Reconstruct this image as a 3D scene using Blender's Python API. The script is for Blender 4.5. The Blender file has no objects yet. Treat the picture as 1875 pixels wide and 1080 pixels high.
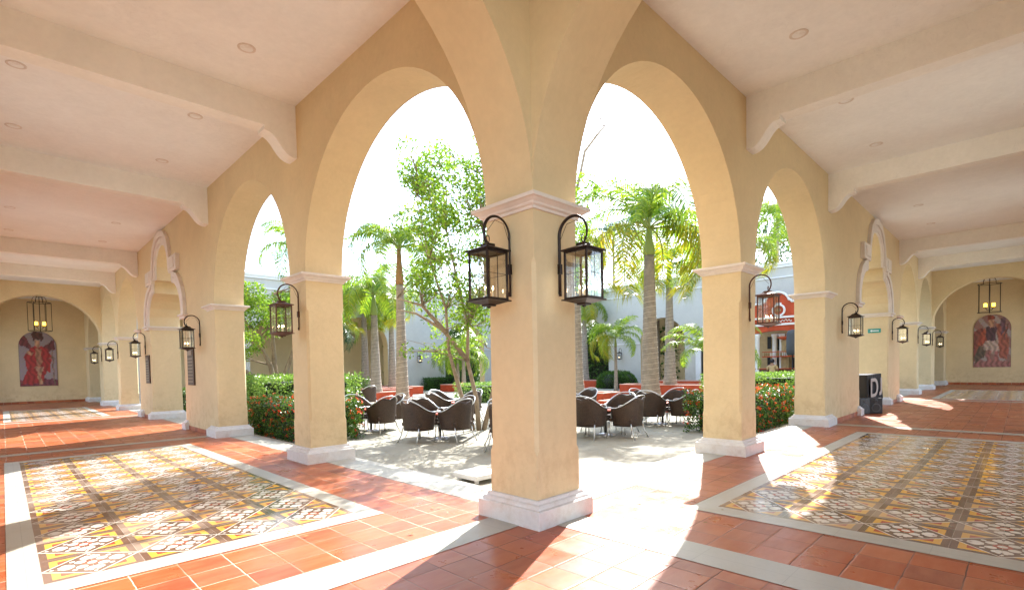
import bpy, bmesh, math, random
import numpy as np
from mathutils import Vector, Matrix
R = math.radians
random.seed(7)
S = bpy.context.scene
C = S.collection

# ---------------------------------------------------------------- camera
cam = bpy.data.cameras.new("camera"); co = bpy.data.objects.new("camera", cam); C.objects.link(co); S.camera = co
RX = (0.7130771333112959, -0.7008198393699229, -0.01930167593914914)
UY = (0.03538839570213139, 0.008484013279794053, 0.9993376221119155)
BZ = (-0.7001918761298033, -0.7132878621315406, 0.0308506456600575)
co.matrix_world = Matrix(((RX[0], UY[0], BZ[0], -3.3409), (RX[1], UY[1], BZ[1], -2.9989), (RX[2], UY[2], BZ[2], 1.4188), (0, 0, 0, 1)))
cam.sensor_width = 36; cam.lens = 17.9409; cam.shift_x = 0.00813; cam.shift_y = 0.08595
cam.clip_start = 0.05; cam.clip_end = 2000

# ---------------------------------------------------------------- light
SUN_EL = R(41.6); SD = Vector((0.919 * math.cos(SUN_EL), 0.395 * math.cos(SUN_EL), math.sin(SUN_EL)))
w = bpy.data.worlds.new("World"); S.world = w; w.use_nodes = True
nt = w.node_tree; nt.nodes.clear()
sky = nt.nodes.new("ShaderNodeTexSky"); sky.sky_type = 'NISHITA'; sky.sun_disc = False
sky.sun_elevation = SUN_EL; sky.sun_rotation = math.atan2(0.919, 0.395); sky.dust_density = 1.0; sky.air_density = 1.0; sky.ozone_density = 1.0
bg = nt.nodes.new("ShaderNodeBackground"); bg.inputs[1].default_value = 0.115
out = nt.nodes.new("ShaderNodeOutputWorld")
# thin high cloud over the sky
tc = nt.nodes.new("ShaderNodeTexCoord"); mp = nt.nodes.new("ShaderNodeMapping"); mp.inputs['Scale'].default_value = (1, 1, 2.6)
nz = nt.nodes.new("ShaderNodeTexNoise"); nz.inputs['Scale'].default_value = 2.3; nz.inputs['Detail'].default_value = 7; nz.inputs['Roughness'].default_value = .55
cr = nt.nodes.new("ShaderNodeValToRGB"); cr.color_ramp.elements[0].position = .38; cr.color_ramp.elements[1].position = .72
mx = nt.nodes.new("ShaderNodeMixRGB"); mx.inputs[2].default_value = (2.3, 2.55, 2.9, 1)
nt.links.new(tc.outputs['Generated'], mp.inputs[0]); nt.links.new(mp.outputs[0], nz.inputs['Vector']); nt.links.new(nz.outputs[0], cr.inputs[0])
nt.links.new(cr.outputs[0], mx.inputs[0]); nt.links.new(sky.outputs[0], mx.inputs[1]); nt.links.new(mx.outputs[0], bg.inputs[0]); nt.links.new(bg.outputs[0], out.inputs[0])
sl = bpy.data.lights.new("sun", 'SUN'); sl.energy = 2.1; sl.angle = R(0.53); sl.color = (1, .975, .935)
so = bpy.data.objects.new("sun", sl); C.objects.link(so); so.rotation_euler = SD.to_track_quat('Z', 'Y').to_euler()
S.view_settings.view_transform = 'Standard'; S.view_settings.look = 'None'; S.view_settings.gamma = 1; S.view_settings.use_curve_mapping = False
S.view_settings.exposure = 2.98
S.cycles.max_bounces = 12; S.cycles.diffuse_bounces = 9; S.cycles.transparent_max_bounces = 12; S.cycles.sample_clamp_indirect = 8

# ---------------------------------------------------------------- materials
class NT:
    """tiny helper that writes maths as nodes"""
    def __init__(s, name):
        s.m = bpy.data.materials.new(name); s.m.use_nodes = True; s.t = s.m.node_tree; s.t.nodes.clear()
        s.out = s.n("ShaderNodeOutputMaterial"); s.b = s.n("ShaderNodeBsdfPrincipled"); s.l(s.b.outputs[0], s.out.inputs[0])
    def n(s, k): return s.t.nodes.new(k)
    def l(s, a, b): s.t.links.new(a, b)
    def put(s, v, i):
        if isinstance(v, (int, float)): i.default_value = v
        elif isinstance(v, tuple): i.default_value = (*v, 1) if len(v) == 3 and i.type == 'RGBA' else v
        else: s.l(v, i)
    def m_(s, op, a, b=0.0, c=0.0):
        q = s.n("ShaderNodeMath"); q.operation = op; s.put(a, q.inputs[0]); s.put(b, q.inputs[1])
        if op in ('COMPARE', 'MULTIPLY_ADD', 'SMOOTH_MIN'): s.put(c, q.inputs[2])
        return q.outputs[0]
    def obj(s): return s.n("ShaderNodeTexCoord").outputs['Object']
    def sep(s, v):
        q = s.n("ShaderNodeSeparateXYZ"); s.l(v, q.inputs[0]); return q.outputs
    def comb(s, x, y, z=0.0):
        q = s.n("ShaderNodeCombineXYZ"); s.put(x, q.inputs[0]); s.put(y, q.inputs[1]); s.put(z, q.inputs[2]); return q.outputs[0]
    def noise(s, scale, detail=4, rough=.5, vec=None, dist=0.0):
        q = s.n("ShaderNodeTexNoise"); q.inputs['Scale'].default_value = scale; q.inputs['Detail'].default_value = detail; q.inputs['Roughness'].default_value = rough
        q.inputs['Distortion'].default_value = dist; s.l(vec if vec is not None else s.obj(), q.inputs['Vector']); return q.outputs[0]
    def ramp(s, f, *stops):
        q = s.n("ShaderNodeValToRGB"); s.l(f, q.inputs[0]); e = q.color_ramp.elements
        while len(e) < len(stops): e.new(.5)
        for k, (p, c) in enumerate(stops): e[k].position = p; e[k].color = (*c, 1) if isinstance(c, tuple) else (c, c, c, 1)
        return q.outputs[0]
    def mix(s, f, a, b):
        q = s.n("ShaderNodeMixRGB"); s.put(f, q.inputs[0]); s.put(a, q.inputs[1]); s.put(b, q.inputs[2]); return q.outputs[0]
    def mul(s, f, a, b):
        q = s.n("ShaderNodeMixRGB"); q.blend_type = 'MULTIPLY'; s.put(f, q.inputs[0]); s.put(a, q.inputs[1]); s.put(b, q.inputs[2]); return q.outputs[0]
    def bump(s, h, strength=.3, dist=.01):
        q = s.n("ShaderNodeBump"); q.inputs['Strength'].default_value = strength; q.inputs['Distance'].default_value = dist; s.l(h, q.inputs['Height']); s.l(q.outputs[0], s.b.inputs['Normal'])
    def set(s, col=None, rough=None, metal=None, spec=None):
        if col is not None: s.put(col, s.b.inputs['Base Color'])
        if rough is not None: s.put(rough, s.b.inputs['Roughness'])
        if metal is not None: s.put(metal, s.b.inputs['Metallic'])
        if spec is not None: s.put(spec, s.b.inputs['Specular IOR Level'])
        return s.m

def plaster(name, c, dirt=.1, bump=.25, big=.9):
    k = NT(name); n1 = k.noise(big, 5, .6); n2 = k.noise(14, 4, .6); n3 = k.noise(90, 2, .5)
    c2 = tuple(x * (1 - dirt) for x in c); c3 = tuple(min(1, x * (1 + dirt * .5)) for x in c)
    col = k.mix(k.ramp(n1, (.35, 0.0), (.65, 1.0)), c2, c3); col = k.mul(.12, col, n2)
    st = k.noise(2.6, 6, .68, dist=.8); col = k.mul(.13, col, k.ramp(st, (.36, .72), (.6, 1.0)))
    zz = k.sep(k.obj())[2]; gr = k.m_('MULTIPLY', k.ramp(k.noise(5, 6, .7), (.46, 0.0), (.66, 1.0)), k.ramp(k.m_('DIVIDE', zz, 1.1), (.12, 1.0), (1.0, 0.0))); col = k.mul(k.m_('MULTIPLY', gr, .5), col, (.62, .52, .44))
    n4 = k.noise(3.3, 7, .7, dist=1.2); crack = k.ramp(k.m_('ABSOLUTE', k.m_('SUBTRACT', n4, .5)), (0, .6), (.0035, 1.0)); mask = k.ramp(k.noise(.7, 2), (.52, 0.0), (.6, 1.0)); col = k.mul(k.m_('MULTIPLY', mask, .55), col, crack)
    h = k.m_('ADD', k.m_('MULTIPLY', n2, 1.0), k.m_('MULTIPLY', n3, .35)); h = k.m_('ADD', h, k.m_('MULTIPLY', k.noise(4.5, 3, .6, dist=1.5), .45)); k.bump(h, bump, .014)
    return k.set(col, .82, spec=.25)
M = {}
M['wall'] = plaster('ochre_plaster', (.73, .585, .355), .05)
M['ceil'] = plaster('ceiling_plaster', (.88, .88, .855), .03, .12)
M['beam'] = plaster('beam_plaster', (.87, .85, .79), .04, .12)
M['trim'] = plaster('trim_paint', (.76, .69, .62), .06, .2, 3)
M['plinth'] = plaster('plinth_paint', (.76, .74, .72), .10, .35, 5)
M['ext'] = plaster('courtyard_wall_paint', (.52, .52, .48), .05, .2)
M['extwhite'] = plaster('white_moulding_paint', (.75, .77, .78), .04, .2)
M['red'] = plaster('red_plaster', (.52, .085, .035), .14, .3, 2)
M['redcap'] = plaster('pale_pink_coping', (.68, .42, .34), .12, .3, 3)
M['soil'] = plaster('soil', (.06, .045, .03), .3, .8, 9)

def terracotta(name, px, py, ox, oy, ga, gb):
    k = NT(name); x, y, z = k.sep(k.obj())
    wob = k.m_('MULTIPLY', k.m_('SUBTRACT', k.noise(9, 2), .5), .012)
    u = k.m_('DIVIDE', k.m_('ADD', k.m_('SUBTRACT', x, ox), wob), px); v = k.m_('DIVIDE', k.m_('ADD', k.m_('SUBTRACT', y, oy), wob), py)
    fu, fv = k.m_('FRACT', u), k.m_('FRACT', v)
    eu = k.m_('MULTIPLY', k.m_('SUBTRACT', .5, k.m_('ABSOLUTE', k.m_('SUBTRACT', fu, .5))), px)
    ev = k.m_('MULTIPLY', k.m_('SUBTRACT', .5, k.m_('ABSOLUTE', k.m_('SUBTRACT', fv, .5))), py)
    e = k.m_('MINIMUM', eu, ev)
    wn = k.n("ShaderNodeTexWhiteNoise"); k.l(k.comb(k.m_('FLOOR', u), k.m_('FLOOR', v), 0.0), wn.inputs['Vector'])
    tile = k.ramp(wn.outputs['Value'], (0, (.33, .058, .016)), (.25, (.40, .088, .024)), (.5, (.28, .054, .020)), (.75, (.42, .12, .042)), (1, (.21, .048, .024)))
    # streaks inside a tile, worn pale spots
    off = k.n("ShaderNodeVectorMath"); off.operation = 'MULTIPLY_ADD'; k.l(wn.outputs['Color'], off.inputs[0]); off.inputs[1].default_value = (30, 30, 30); k.l(k.comb(k.m_('MULTIPLY', x, 2.0), k.m_('MULTIPLY', y, 9.0)), off.inputs[2])
    st = k.noise(1.3, 5, .62, off.outputs[0])
    tile = k.mix(k.ramp(st, (.4, 0.0), (.75, .4)), tile, (.52, .21, .10))
    tile = k.mul(.35, tile, k.ramp(k.noise(1.1, 4, .6), (.3, .55), (.6, 1.0)))
    gm = k.m_('LESS_THAN', e, k.m_('ADD', .0022, k.m_('MULTIPLY', k.noise(3.0, 3), .0026)))
    grout = k.mix(k.ramp(k.noise(1.7, 3), (.42, 0.0), (.56, 1.0)), ga, gb)
    col = k.mix(gm, tile, grout)
    rough = k.m_('ADD', k.m_('MULTIPLY', k.noise(5, 4, .6), .28), .15); rough = k.m_('ADD', rough, k.m_('MULTIPLY', wn.outputs['Value'], .12)); rough = k.m_('MAXIMUM', rough, k.m_('MULTIPLY', gm, .8))
    h = k.m_('MINIMUM', e, .012); h = k.m_('ADD', k.m_('MULTIPLY', h, 60.0), k.m_('MULTIPLY', k.noise(7, 3), .35)); h = k.m_('ADD', h, k.m_('MULTIPLY', wn.outputs['Value'], .15)); k.bump(h, .35, .006)
    return k.set(col, rough, spec=.36)
M['terra'] = terracotta('terracotta_tiles', .2950, .2830, -.1, .535, (.55, .42, .32), (.30, .16, .10))
M['terraR'] = terracotta('terracotta_tiles_east', .2830, .2950, .535, -.09, (.10, .05, .033), (.30, .17, .12))

def stone(name, c, px=.0):
    k = NT(name); n = k.noise(3, 5, .6); n2 = k.noise(30, 4, .7)
    col = k.mix(k.ramp(n, (.3, 0.0), (.7, 1.0)), tuple(q * .86 for q in c), c); col = k.mul(.16, col, n2)
    x, y, z = k.sep(k.obj())
    if px:
        e = None
        for a, p_, o in ((x, px, .27), (y, px, .13)):
            f = k.m_('FRACT', k.m_('DIVIDE', k.m_('ADD', a, o), p_)); d_ = k.m_('MULTIPLY', k.m_('SUBTRACT', .5, k.m_('ABSOLUTE', k.m_('SUBTRACT', f, .5))), p_)
            e = d_ if e is None else k.m_('MINIMUM', e, d_)
        col = k.mix(k.m_('MULTIPLY', k.m_('LESS_THAN', e, .0022), .6), col, (.25, .22, .18))
    k.bump(n2, .12, .004)
    return k.set(col, k.ramp(n, (.3, .28), (.7, .5)), spec=.45)
M['stone'] = stone('pale_stone', (.45, .425, .355), .60)
M['coping'] = stone('worn_stone_coping', (.60, .55, .46))
def rug(name, x0, y0):
    k = NT(name); x, y, z = k.sep(k.obj()); P = .575
    u = k.m_('FRACT', k.m_('DIVIDE', k.m_('SUBTRACT', x, x0), P)); v = k.m_('FRACT', k.m_('DIVIDE', k.m_('SUBTRACT', y, y0), P))
    p = k.m_('ABSOLUTE', k.m_('SUBTRACT', u, .5)); q = k.m_('ABSOLUTE', k.m_('SUBTRACT', v, .5)); s_ = k.m_('ADD', p, q)
    W, B, Y, D = (.72, .68, .60), (.12, .062, .042), (.66, .34, .045), (.36, .05, .02)
    cu = k.m_('MINIMUM', k.m_('SUBTRACT', .5, p), k.m_('SUBTRACT', .5, q))
    col = k.mix(k.m_('LESS_THAN', cu, .168), D, Y); col = k.mix(k.m_('LESS_THAN', cu, .085), col, B)
    def circ(a, b, r):
        dx = k.m_('SUBTRACT', p, a); dy = k.m_('SUBTRACT', q, b)
        return k.m_('LESS_THAN', k.m_('ADD', k.m_('MULTIPLY', dx, dx), k.m_('MULTIPLY', dy, dy)), r * r)
    ins = B
    ins = k.mix(circ(.0, .0, .098), ins, D)
    for a, b, r in ((0, 0, .052), (.112, .112, .062), (.262, .052, .056), (.052, .262, .056), (.212, .026, .036), (.026, .212, .036), (.325, .035, .024), (.035, .325, .024), (.19, .19, .03)):
        ins = k.mix(circ(a, b, r), ins, W)
    ins = k.mix(circ(.405, .0, .022), ins, W); ins = k.mix(circ(0, .405, .022), ins, W)
    col = k.mix(k.m_('LESS_THAN', s_, .5), col, ins)
    col = k.mix(k.m_('LESS_THAN', k.m_('ABSOLUTE', k.m_('SUBTRACT', s_, .5)), .0135), col, W)
    g = k.m_('MINIMUM', k.m_('MINIMUM', p, k.m_('SUBTRACT', .5, p)), k.m_('MINIMUM', q, k.m_('SUBTRACT', .5, q)))
    col = k.mix(k.m_('MULTIPLY', k.m_('LESS_THAN', g, .0035), .55), col, (.45, .4, .34))
    # each cement tile slightly faded on its own
    wn = k.n("ShaderNodeTexWhiteNoise"); k.l(k.comb(k.m_('FLOOR', k.m_('DIVIDE', k.m_('SUBTRACT', x, x0), P / 2)), k.m_('FLOOR', k.m_('DIVIDE', k.m_('SUBTRACT', y, y0), P / 2)), 0.0), wn.inputs['Vector'])
    col = k.mix(k.m_('MULTIPLY', k.m_('POWER', wn.outputs['Value'], 1.8), .42), col, (.55, .45, .37))
    col = k.mul(.25, col, k.ramp(k.noise(2.2, 5, .6), (.3, .6), (.6, 1.0)))
    k.bump(k.m_('ADD', k.m_('MULTIPLY', k.m_('MINIMUM', g, .012), 20.0), k.noise(2.5, 2)), .05, .006)
    return k.set(col, k.ramp(k.noise(3, 4, .6), (.3, .09), (.75, .2)), spec=.5)
M['rugL'] = rug('cement_tile_pattern', -3.19, 1.66); M['rugR'] = rug('cement_tile_pattern_east', 1.67, -3.19)
M['rugL2'] = rug('cement_tile_pattern_far', -3.19, 19.4); M['rugR2'] = rug('cement_tile_pattern_far_east', 20.5, -3.19)

def court():
    k = NT('courtyard_concrete'); n = k.noise(.35, 6, .65); n2 = k.noise(6, 6, .7)
    col = k.mix(k.ramp(n, (.35, 0.0), (.65, 1.0)), (.31, .29, .235), (.41, .39, .32)); col = k.mul(.5, col, k.ramp(n2, (.25, .6), (.7, 1.0)))
    k.bump(k.noise(60, 3), .2, .005); return k.set(col, .9, spec=.2)
M['court'] = court()
def simple(name, c, rough=.5, metal=0.0, var=.12, scale=12, bump=0, emit=None):
    k = NT(name); col = k.mix(k.noise(scale, 4, .6), tuple(q * (1 - var) for q in c), tuple(min(1, q * (1 + var)) for q in c))
    if bump: k.bump(k.noise(scale * 4, 3), bump, .004)
    if emit:
        k.b.inputs['Emission Color'].default_value = (*emit[0], 1); k.b.inputs['Emission Strength'].default_value = emit[1]
    return k.set(col, rough, metal)
M['iron'] = simple('dark_bronze_iron', (.035, .024, .02), .42, .6, .5, 20, .2)
M['rust'] = simple('rusty_brown_iron', (.10, .045, .03), .5, .5, .4, 20, .2)
M['candle'] = simple('candle_tube', (.75, .70, .55), .5)
M['flame'] = simple('lit_bulb', (1, .75, .4), .5, emit=((1, .66, .34), 6))
M['flame2'] = simple('lit_amber_candle', (.9, .6, .1), .5, emit=((1, .52, .04), 1.4))
M['chrome'] = simple('brushed_aluminium_tube', (.62, .62, .62), .28, .9, .05)
M['steel'] = simple('frosted_lamp_lens', (.62, .55, .45), .4)
M['blackcloth'] = simple('black_cloth', (.012, .012, .014), .85, 0, .3, 6, .3)
M['blackplastic'] = simple('black_plastic', (.02, .02, .022), .4)
M['white'] = simple('white_paint', (.75, .75, .73), .5)
M['cardboard'] = simple('letter_brown_paper', (.45, .38, .33), .7)
M['green'] = simple('turquoise_sign', (.02, .27, .23), .5)
M['bronze'] = simple('bronze_plaque', (.075, .045, .03), .5, .6, .3, 30, .5)
M['bronze2'] = simple('bronze_plaque_lettering', (.19, .13, .09), .45, .6)
M['orange'] = simple('orange_paint', (.75, .17, .03), .5)
M['tabletop'] = simple('orange_red_table_top', (.68, .13, .05), .3)
M['bark'] = None
def bark(name, a, b, ring=False):
    k = NT(name); x, y, z = k.sep(k.obj())
    n = k.noise(5, 6, .65, dist=.4)
    col = k.mix(k.ramp(n, (.3, 0.0), (.7, 1.0)), a, b)
    if ring:
        zz = k.m_('ADD', z, k.m_('MULTIPLY', k.noise(1.6, 3), .1)); f = k.m_('ABSOLUTE', k.m_('SUBTRACT', k.m_('FRACT', k.m_('MULTIPLY', zz, 7.5)), .5))
        r = k.ramp(f, (0, .5), (.07, 1.0)); col = k.mul(.55, col, r); k.bump(r, .5, .01)
    else: k.bump(k.noise(25, 5, .7), .7, .02)
    return k.set(col, .85, spec=.2)
M['bark'] = bark('smooth_tree_bark', (.20, .145, .10), (.36, .29, .21))
M['palmbark'] = bark('ringed_palm_bark', (.19, .155, .12), (.32, .275, .225), True)
M['shaft'] = bark('palm_crownshaft', (.24, .11, .05), (.30, .2, .09))
def leafmat(name, c1, c2, c3, trans=.5, rough=.45):
    k = NT(name); g = k.n("ShaderNodeNewGeometry")
    col = k.ramp(g.outputs['Random Per Island'], (0, c1), (.45, c2), (1, c3)); k.set(col, rough, spec=.4)
    tr = k.n("ShaderNodeBsdfTranslucent"); k.l(k.mix(.5, col, k.mul(1.0, col, (1.0, 1.0, .3))), tr.inputs[0])
    ad = k.n("ShaderNodeMixShader"); ad.inputs[0].default_value = trans; k.l(k.b.outputs[0], ad.inputs[1]); k.l(tr.outputs[0], ad.inputs[2]); k.l(ad.outputs[0], k.out.inputs[0])
    return k.m
M['leaf'] = leafmat('bright_tree_leaves', (.08, .18, .018), (.16, .29, .025), (.30, .42, .045), .55)
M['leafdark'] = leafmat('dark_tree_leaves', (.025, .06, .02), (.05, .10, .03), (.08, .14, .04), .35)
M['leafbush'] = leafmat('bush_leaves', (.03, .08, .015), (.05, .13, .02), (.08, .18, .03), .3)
M['hedge'] = leafmat('glossy_hedge_leaves', (.03, .075, .015), (.06, .14, .02), (.13, .24, .035), .3, .3)
M['hedgelight'] = leafmat('light_green_hedge_leaves', (.10, .2, .03), (.17, .31, .05), (.30, .42, .12), .4, .4)
M['palmleaf'] = leafmat('palm_leaflets', (.09, .19, .02), (.19, .31, .028), (.36, .42, .035), .6, .35)
M['palmyellow'] = leafmat('yellowing_palm_leaflets', (.15, .23, .015), (.30, .33, .02), (.42, .31, .025), .5, .4)
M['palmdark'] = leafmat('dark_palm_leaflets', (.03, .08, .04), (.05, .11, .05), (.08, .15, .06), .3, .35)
M['stem'] = simple('green_palm_stem', (.2, .26, .06), .5)
M['dryleaf'] = leafmat('dry_fallen_leaves', (.22, .13, .05), (.32, .22, .08), (.25, .28, .08), .2, .6)
M['flower'] = leafmat('red_ixora_petals', (.55, .03, .015), (.72, .07, .02), (.8, .16, .04), .3, .5)
def wicker():
    k = NT('dark_brown_wicker'); uv = k.n("ShaderNodeTexCoord").outputs['UV']; x, y, z = k.sep(uv)
    wv = k.m_('SINE', k.m_('ADD', k.m_('MULTIPLY', y, 230.0), k.m_('MULTIPLY', k.m_('SINE', k.m_('MULTIPLY', x, 150.0)), 1.5)))
    n = k.noise(8, 5, .7); n2 = k.noise(50, 3, .7)
    col = k.mix(k.ramp(n2, (.3, 0.0), (.7, 1.0)), (.034, .019, .012), (.10, .058, .038)); col = k.mix(k.ramp(k.noise(3, 3), (.4, 0.0), (.7, .3)), col, (.14, .085, .055)); col = k.mul(.7, col, k.ramp(wv, (0, .4), (.9, 1.0)))
    k.bump(wv, .6, .004); return k.set(col, .5, spec=.4)
M['wicker'] = wicker()
def glass():
    k = NT('thin_lantern_glass'); k.b.inputs['Base Color'].default_value = (1, 1, 1, 1); k.b.inputs['Roughness'].default_value = .02
    t = k.n("ShaderNodeBsdfTransparent"); t.inputs[0].default_value = (.93, .96, .96, 1); g = k.n("ShaderNodeBsdfGlossy"); g.inputs[1].default_value = .03
    f = k.n("ShaderNodeFresnel"); f.inputs[0].default_value = 1.5; mm = k.n("ShaderNodeMixShader")
    k.l(k.m_('ADD', k.m_('MULTIPLY', f.outputs[0], 2.0), .05), mm.inputs[0]); k.l(t.outputs[0], mm.inputs[1]); k.l(g.outputs[0], mm.inputs[2]); k.l(mm.outputs[0], k.out.inputs[0]); return k.m
M['glass'] = glass()
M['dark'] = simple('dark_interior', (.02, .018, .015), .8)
M['tan'] = simple('tan_shirt_cloth', (.50, .36, .18), .8)
M['skin'] = simple('skin', (.30, .16, .09), .6)
M['hair'] = simple('black_hair', (.012, .01, .01), .5)
M['trousers'] = simple('dark_trousers', (.02, .02, .025), .8)
M['bottle'] = simple('bottle_glass', (.25, .16, .05), .15)
M['bottle2'] = simple('clear_bottle_glass', (.6, .6, .55), .15)
M['darkgrey'] = simple('dark_grey_canvas', (.07, .075, .08), .8, 0, .2, 3, .3)
M['wood'] = simple('dark_bar_wood', (.10, .04, .02), .4)
M['thatch'] = simple('tan_carved_stone', (.38, .28, .14), .8, 0, .3, 6, .5)

# ---------------------------------------------------------------- mesh helpers
class MB:
    def __init__(s): s.v = []; s.f = []; s.mi = []; s.sm = []; s.uv = None
    def add(s, vs, fs, mi=0, sm=False):
        o = len(s.v); s.v += [tuple(v) for v in vs]
        for f in fs: s.f.append(tuple(o + i for i in f)); s.mi.append(mi); s.sm.append(sm)
    def box(s, x0, x1, y0, y1, z0, z1, mi=0):
        s.add([(x0, y0, z0), (x1, y0, z0), (x1, y1, z0), (x0, y1, z0), (x0, y0, z1), (x1, y0, z1), (x1, y1, z1), (x0, y1, z1)],
              [(0, 3, 2, 1), (4, 5, 6, 7), (0, 1, 5, 4), (1, 2, 6, 5), (2, 3, 7, 6), (3, 0, 4, 7)], mi)
    def lathe(s, c, prof, n=16, mi=0, sm=True, cap=True):
        vs = []; fs = []
        for r, z in prof:
            for k in range(n): a = 2 * math.pi * k / n; vs.append((c[0] + r * math.cos(a), c[1] + r * math.sin(a), c[2] + z))
        for j in range(len(prof) - 1):
            for k in range(n): fs.append((j * n + k, j * n + (k + 1) % n, (j + 1) * n + (k + 1) % n, (j + 1) * n + k))
        if cap: fs.append(tuple(range(n - 1, -1, -1))); fs.append(tuple((len(prof) - 1) * n + k for k in range(n)))
        s.add(vs, fs, mi, sm)
    def tube(s, pts, r, n=8, mi=0, closed=False, flat=1.0):
        pts = [Vector(p) for p in pts]; m = len(pts); rs = r if isinstance(r, (list, tuple)) else [r] * m
        vs = []; up = Vector((0, 0, 1)); prev = None
        for i, p in enumerate(pts):
            a = pts[i - 1] if (i > 0 or closed) else p; b = pts[(i + 1) % m] if (i < m - 1 or closed) else p
            t = (b - a).normalized() if (b - a).length > 1e-9 else Vector((0, 0, 1))
            if prev is None: q = t.orthogonal().normalized() if abs(t.z) > .95 else t.cross(up).normalized()
            else: q = (prev - t * prev.dot(t)).normalized()
            prev = q; h = t.cross(q)
            for k in range(n): a_ = 2 * math.pi * k / n; vs.append(p + q * (math.cos(a_) * rs[i]) + h * (math.sin(a_) * rs[i] * flat))
        fs = []
        for j in range(m if closed else m - 1):
            for k in range(n): fs.append((j * n + k, j * n + (k + 1) % n, ((j + 1) % m) * n + (k + 1) % n, ((j + 1) % m) * n + k))
        if not closed: fs.append(tuple(range(n - 1, -1, -1))); fs.append(tuple((m - 1) * n + k for k in range(n)))
        s.add(vs, fs, mi, True)
    def prism(s, poly, ax, a, b, mi=0):
        """poly: 2-D outline in the two axes other than ax, extruded from a to b"""
        def P(p, t): return (t, p[0], p[1]) if ax == 0 else (p[0], t, p[1]) if ax == 1 else (p[0], p[1], t)
        n = len(poly); s.add([P(p, a) for p in poly] + [P(p, b) for p in poly], [tuple(range(n)), tuple(range(2 * n - 1, n - 1, -1))] + [(i, (i + 1) % n, n + (i + 1) % n, n + i) for i in range(n)], mi)
    def ring(s, x0, x1, y0, y1, prof, mi=0, closed=False):
        vs = []; fs = []
        for o, z in prof: vs += [(x0 - o, y0 - o, z), (x1 + o, y0 - o, z), (x1 + o, y1 + o, z), (x0 - o, y1 + o, z)]
        for j in range(len(prof) - 1):
            for k in range(4): fs.append((j * 4 + k, j * 4 + (k + 1) % 4, j * 4 + 4 + (k + 1) % 4, j * 4 + 4 + k))
        s.add(vs, fs, mi)
    def xf(s, f): s.v = [f(*v) for v in s.v]; return s
    def build(s, name, mats, parent=None, recalc=True, bevel=0, loc=None):
        me = bpy.data.meshes.new(name); me.from_pydata(s.v, [], s.f)
        for m in (mats if isinstance(mats, (list, tuple)) else [mats]): me.materials.append(m)
        me.polygons.foreach_set('material_index', s.mi); me.polygons.foreach_set('use_smooth', s.sm)
        if s.uv: 
            l = me.uv_layers.new(); l.data.foreach_set('uv', s.uv)
        if recalc:
            b = bmesh.new(); b.from_mesh(me); bmesh.ops.recalc_face_normals(b, faces=b.faces); b.to_mesh(me); b.free()
        me.update(); o = bpy.data.objects.new(name, me); C.objects.link(o)
        if parent: o.parent = parent
        if loc is not None: o.location = loc
        if bevel:
            bv = o.modifiers.new('bevel', 'BEVEL'); bv.width = bevel; bv.segments = 2; bv.limit_method = 'ANGLE'; bv.angle_limit = R(40)
        return o
def tag(o, label=None, cat=None, group=None, kind=None):
    if label: o['label'] = label
    if cat: o['category'] = cat
    if group: o['group'] = group
    if kind: o['kind'] = kind
    return o
def thing(name, label, cat, loc=(0, 0, 0), rz=0, group=None):
    o = bpy.data.objects.new(name, None); C.objects.link(o); o.location = loc; o.rotation_euler = (0, 0, rz); o.empty_display_size = .1
    return tag(o, label, cat, group)
def dup(root, loc, rz, label, group=None, scale=None):
    def cp(o, p):
        c = o.copy(); C.objects.link(c)
        if p: c.parent = p
        for ch in kids.get(o, []): cp(ch, c)
        return c
    kids = {}
    for o in list(C.objects):
        if o.parent: kids.setdefault(o.parent, []).append(o)
    r = cp(root, None); r.location = loc; r.rotation_euler = (0, 0, rz); r['label'] = label
    if group: r['group'] = group
    if scale: r.scale = (scale,) * 3
    return r
def sheet(name, x0, x1, y0, y1, z, mat, parent=None, label=None, cat=None):
    b = MB(); b.add([(x0, y0, z), (x1, y0, z), (x1, y1, z), (x0, y1, z)], [(0, 1, 2, 3)]); o = b.build(name, mat, parent, False)
    if parent is None: tag(o, label, cat, kind='structure')
    return o

# ---------------------------------------------------------------- dimensions
HC, HT, HB = 5.46, 2.911, 2.795
Wd = 4.06; PW = .6; TOP = 7.0
LT, RT = 27.4, 28.1
GZ = -.12                      # courtyard level

# ---------------------------------------------------------------- ground
sheet('ground', -400, 400, -400, 400, -.2, M['court'])
sheet('courtyard_floor', .9, 27.2, .9, 27.2, GZ, M['court'])
sheet('left_walk_floor', -4.7, .2, .3, 34, 0, M['terra'])
sheet('right_walk_floor', .3, 34.6, -4.7, .2, 0, M['terraR'])
sheet('corner_floor', -4.7, .3, -4.7, .3, 0, M['terraR'])
b = MB(); b.box(.2, .6, .2, LT + 6, -.2, .004); b.box(.2, RT + 6, .2, .6, -.2, .004); b.v = b.v
b2 = MB()
for (x0, x1, y0, y1) in ((.2, .6, .2, 34), (.6, 34, .2, .6)): b2.box(x0, x1, y0, y1, -.25, .004)
tag(b2.build('stone_kerb', M['stone']), kind='structure')
b2 = MB()
for (x0, x1, y0, y1) in ((.6, .9, .6, 27.3), (.9, 27.3, .6, .9)): b2.box(x0, x1, y0, y1, -.25, -.06)
tag(b2.build('concrete_step', M['coping']), kind='structure')
def strips(name, rects):
    q = MB()
    for x0, x1, y0, y1 in rects: q.add([(x0, y0, .004), (x1, y0, .004), (x1, y1, .004), (x0, y1, .004)], [(0, 1, 2, 3)])
    return tag(q.build(name, M['stone'], None, False), kind='structure')
strips('stone_floor_band', [(-4.06, .2, .145, .53), (.145, .53, -4.06, 0), (-4.06, .2, 9.65, 9.95), (-4.06, .2, 18.35, 18.65), (9.78, 10.08, -4.06, .2), (19.35, 19.65, -4.06, .2)])
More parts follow.
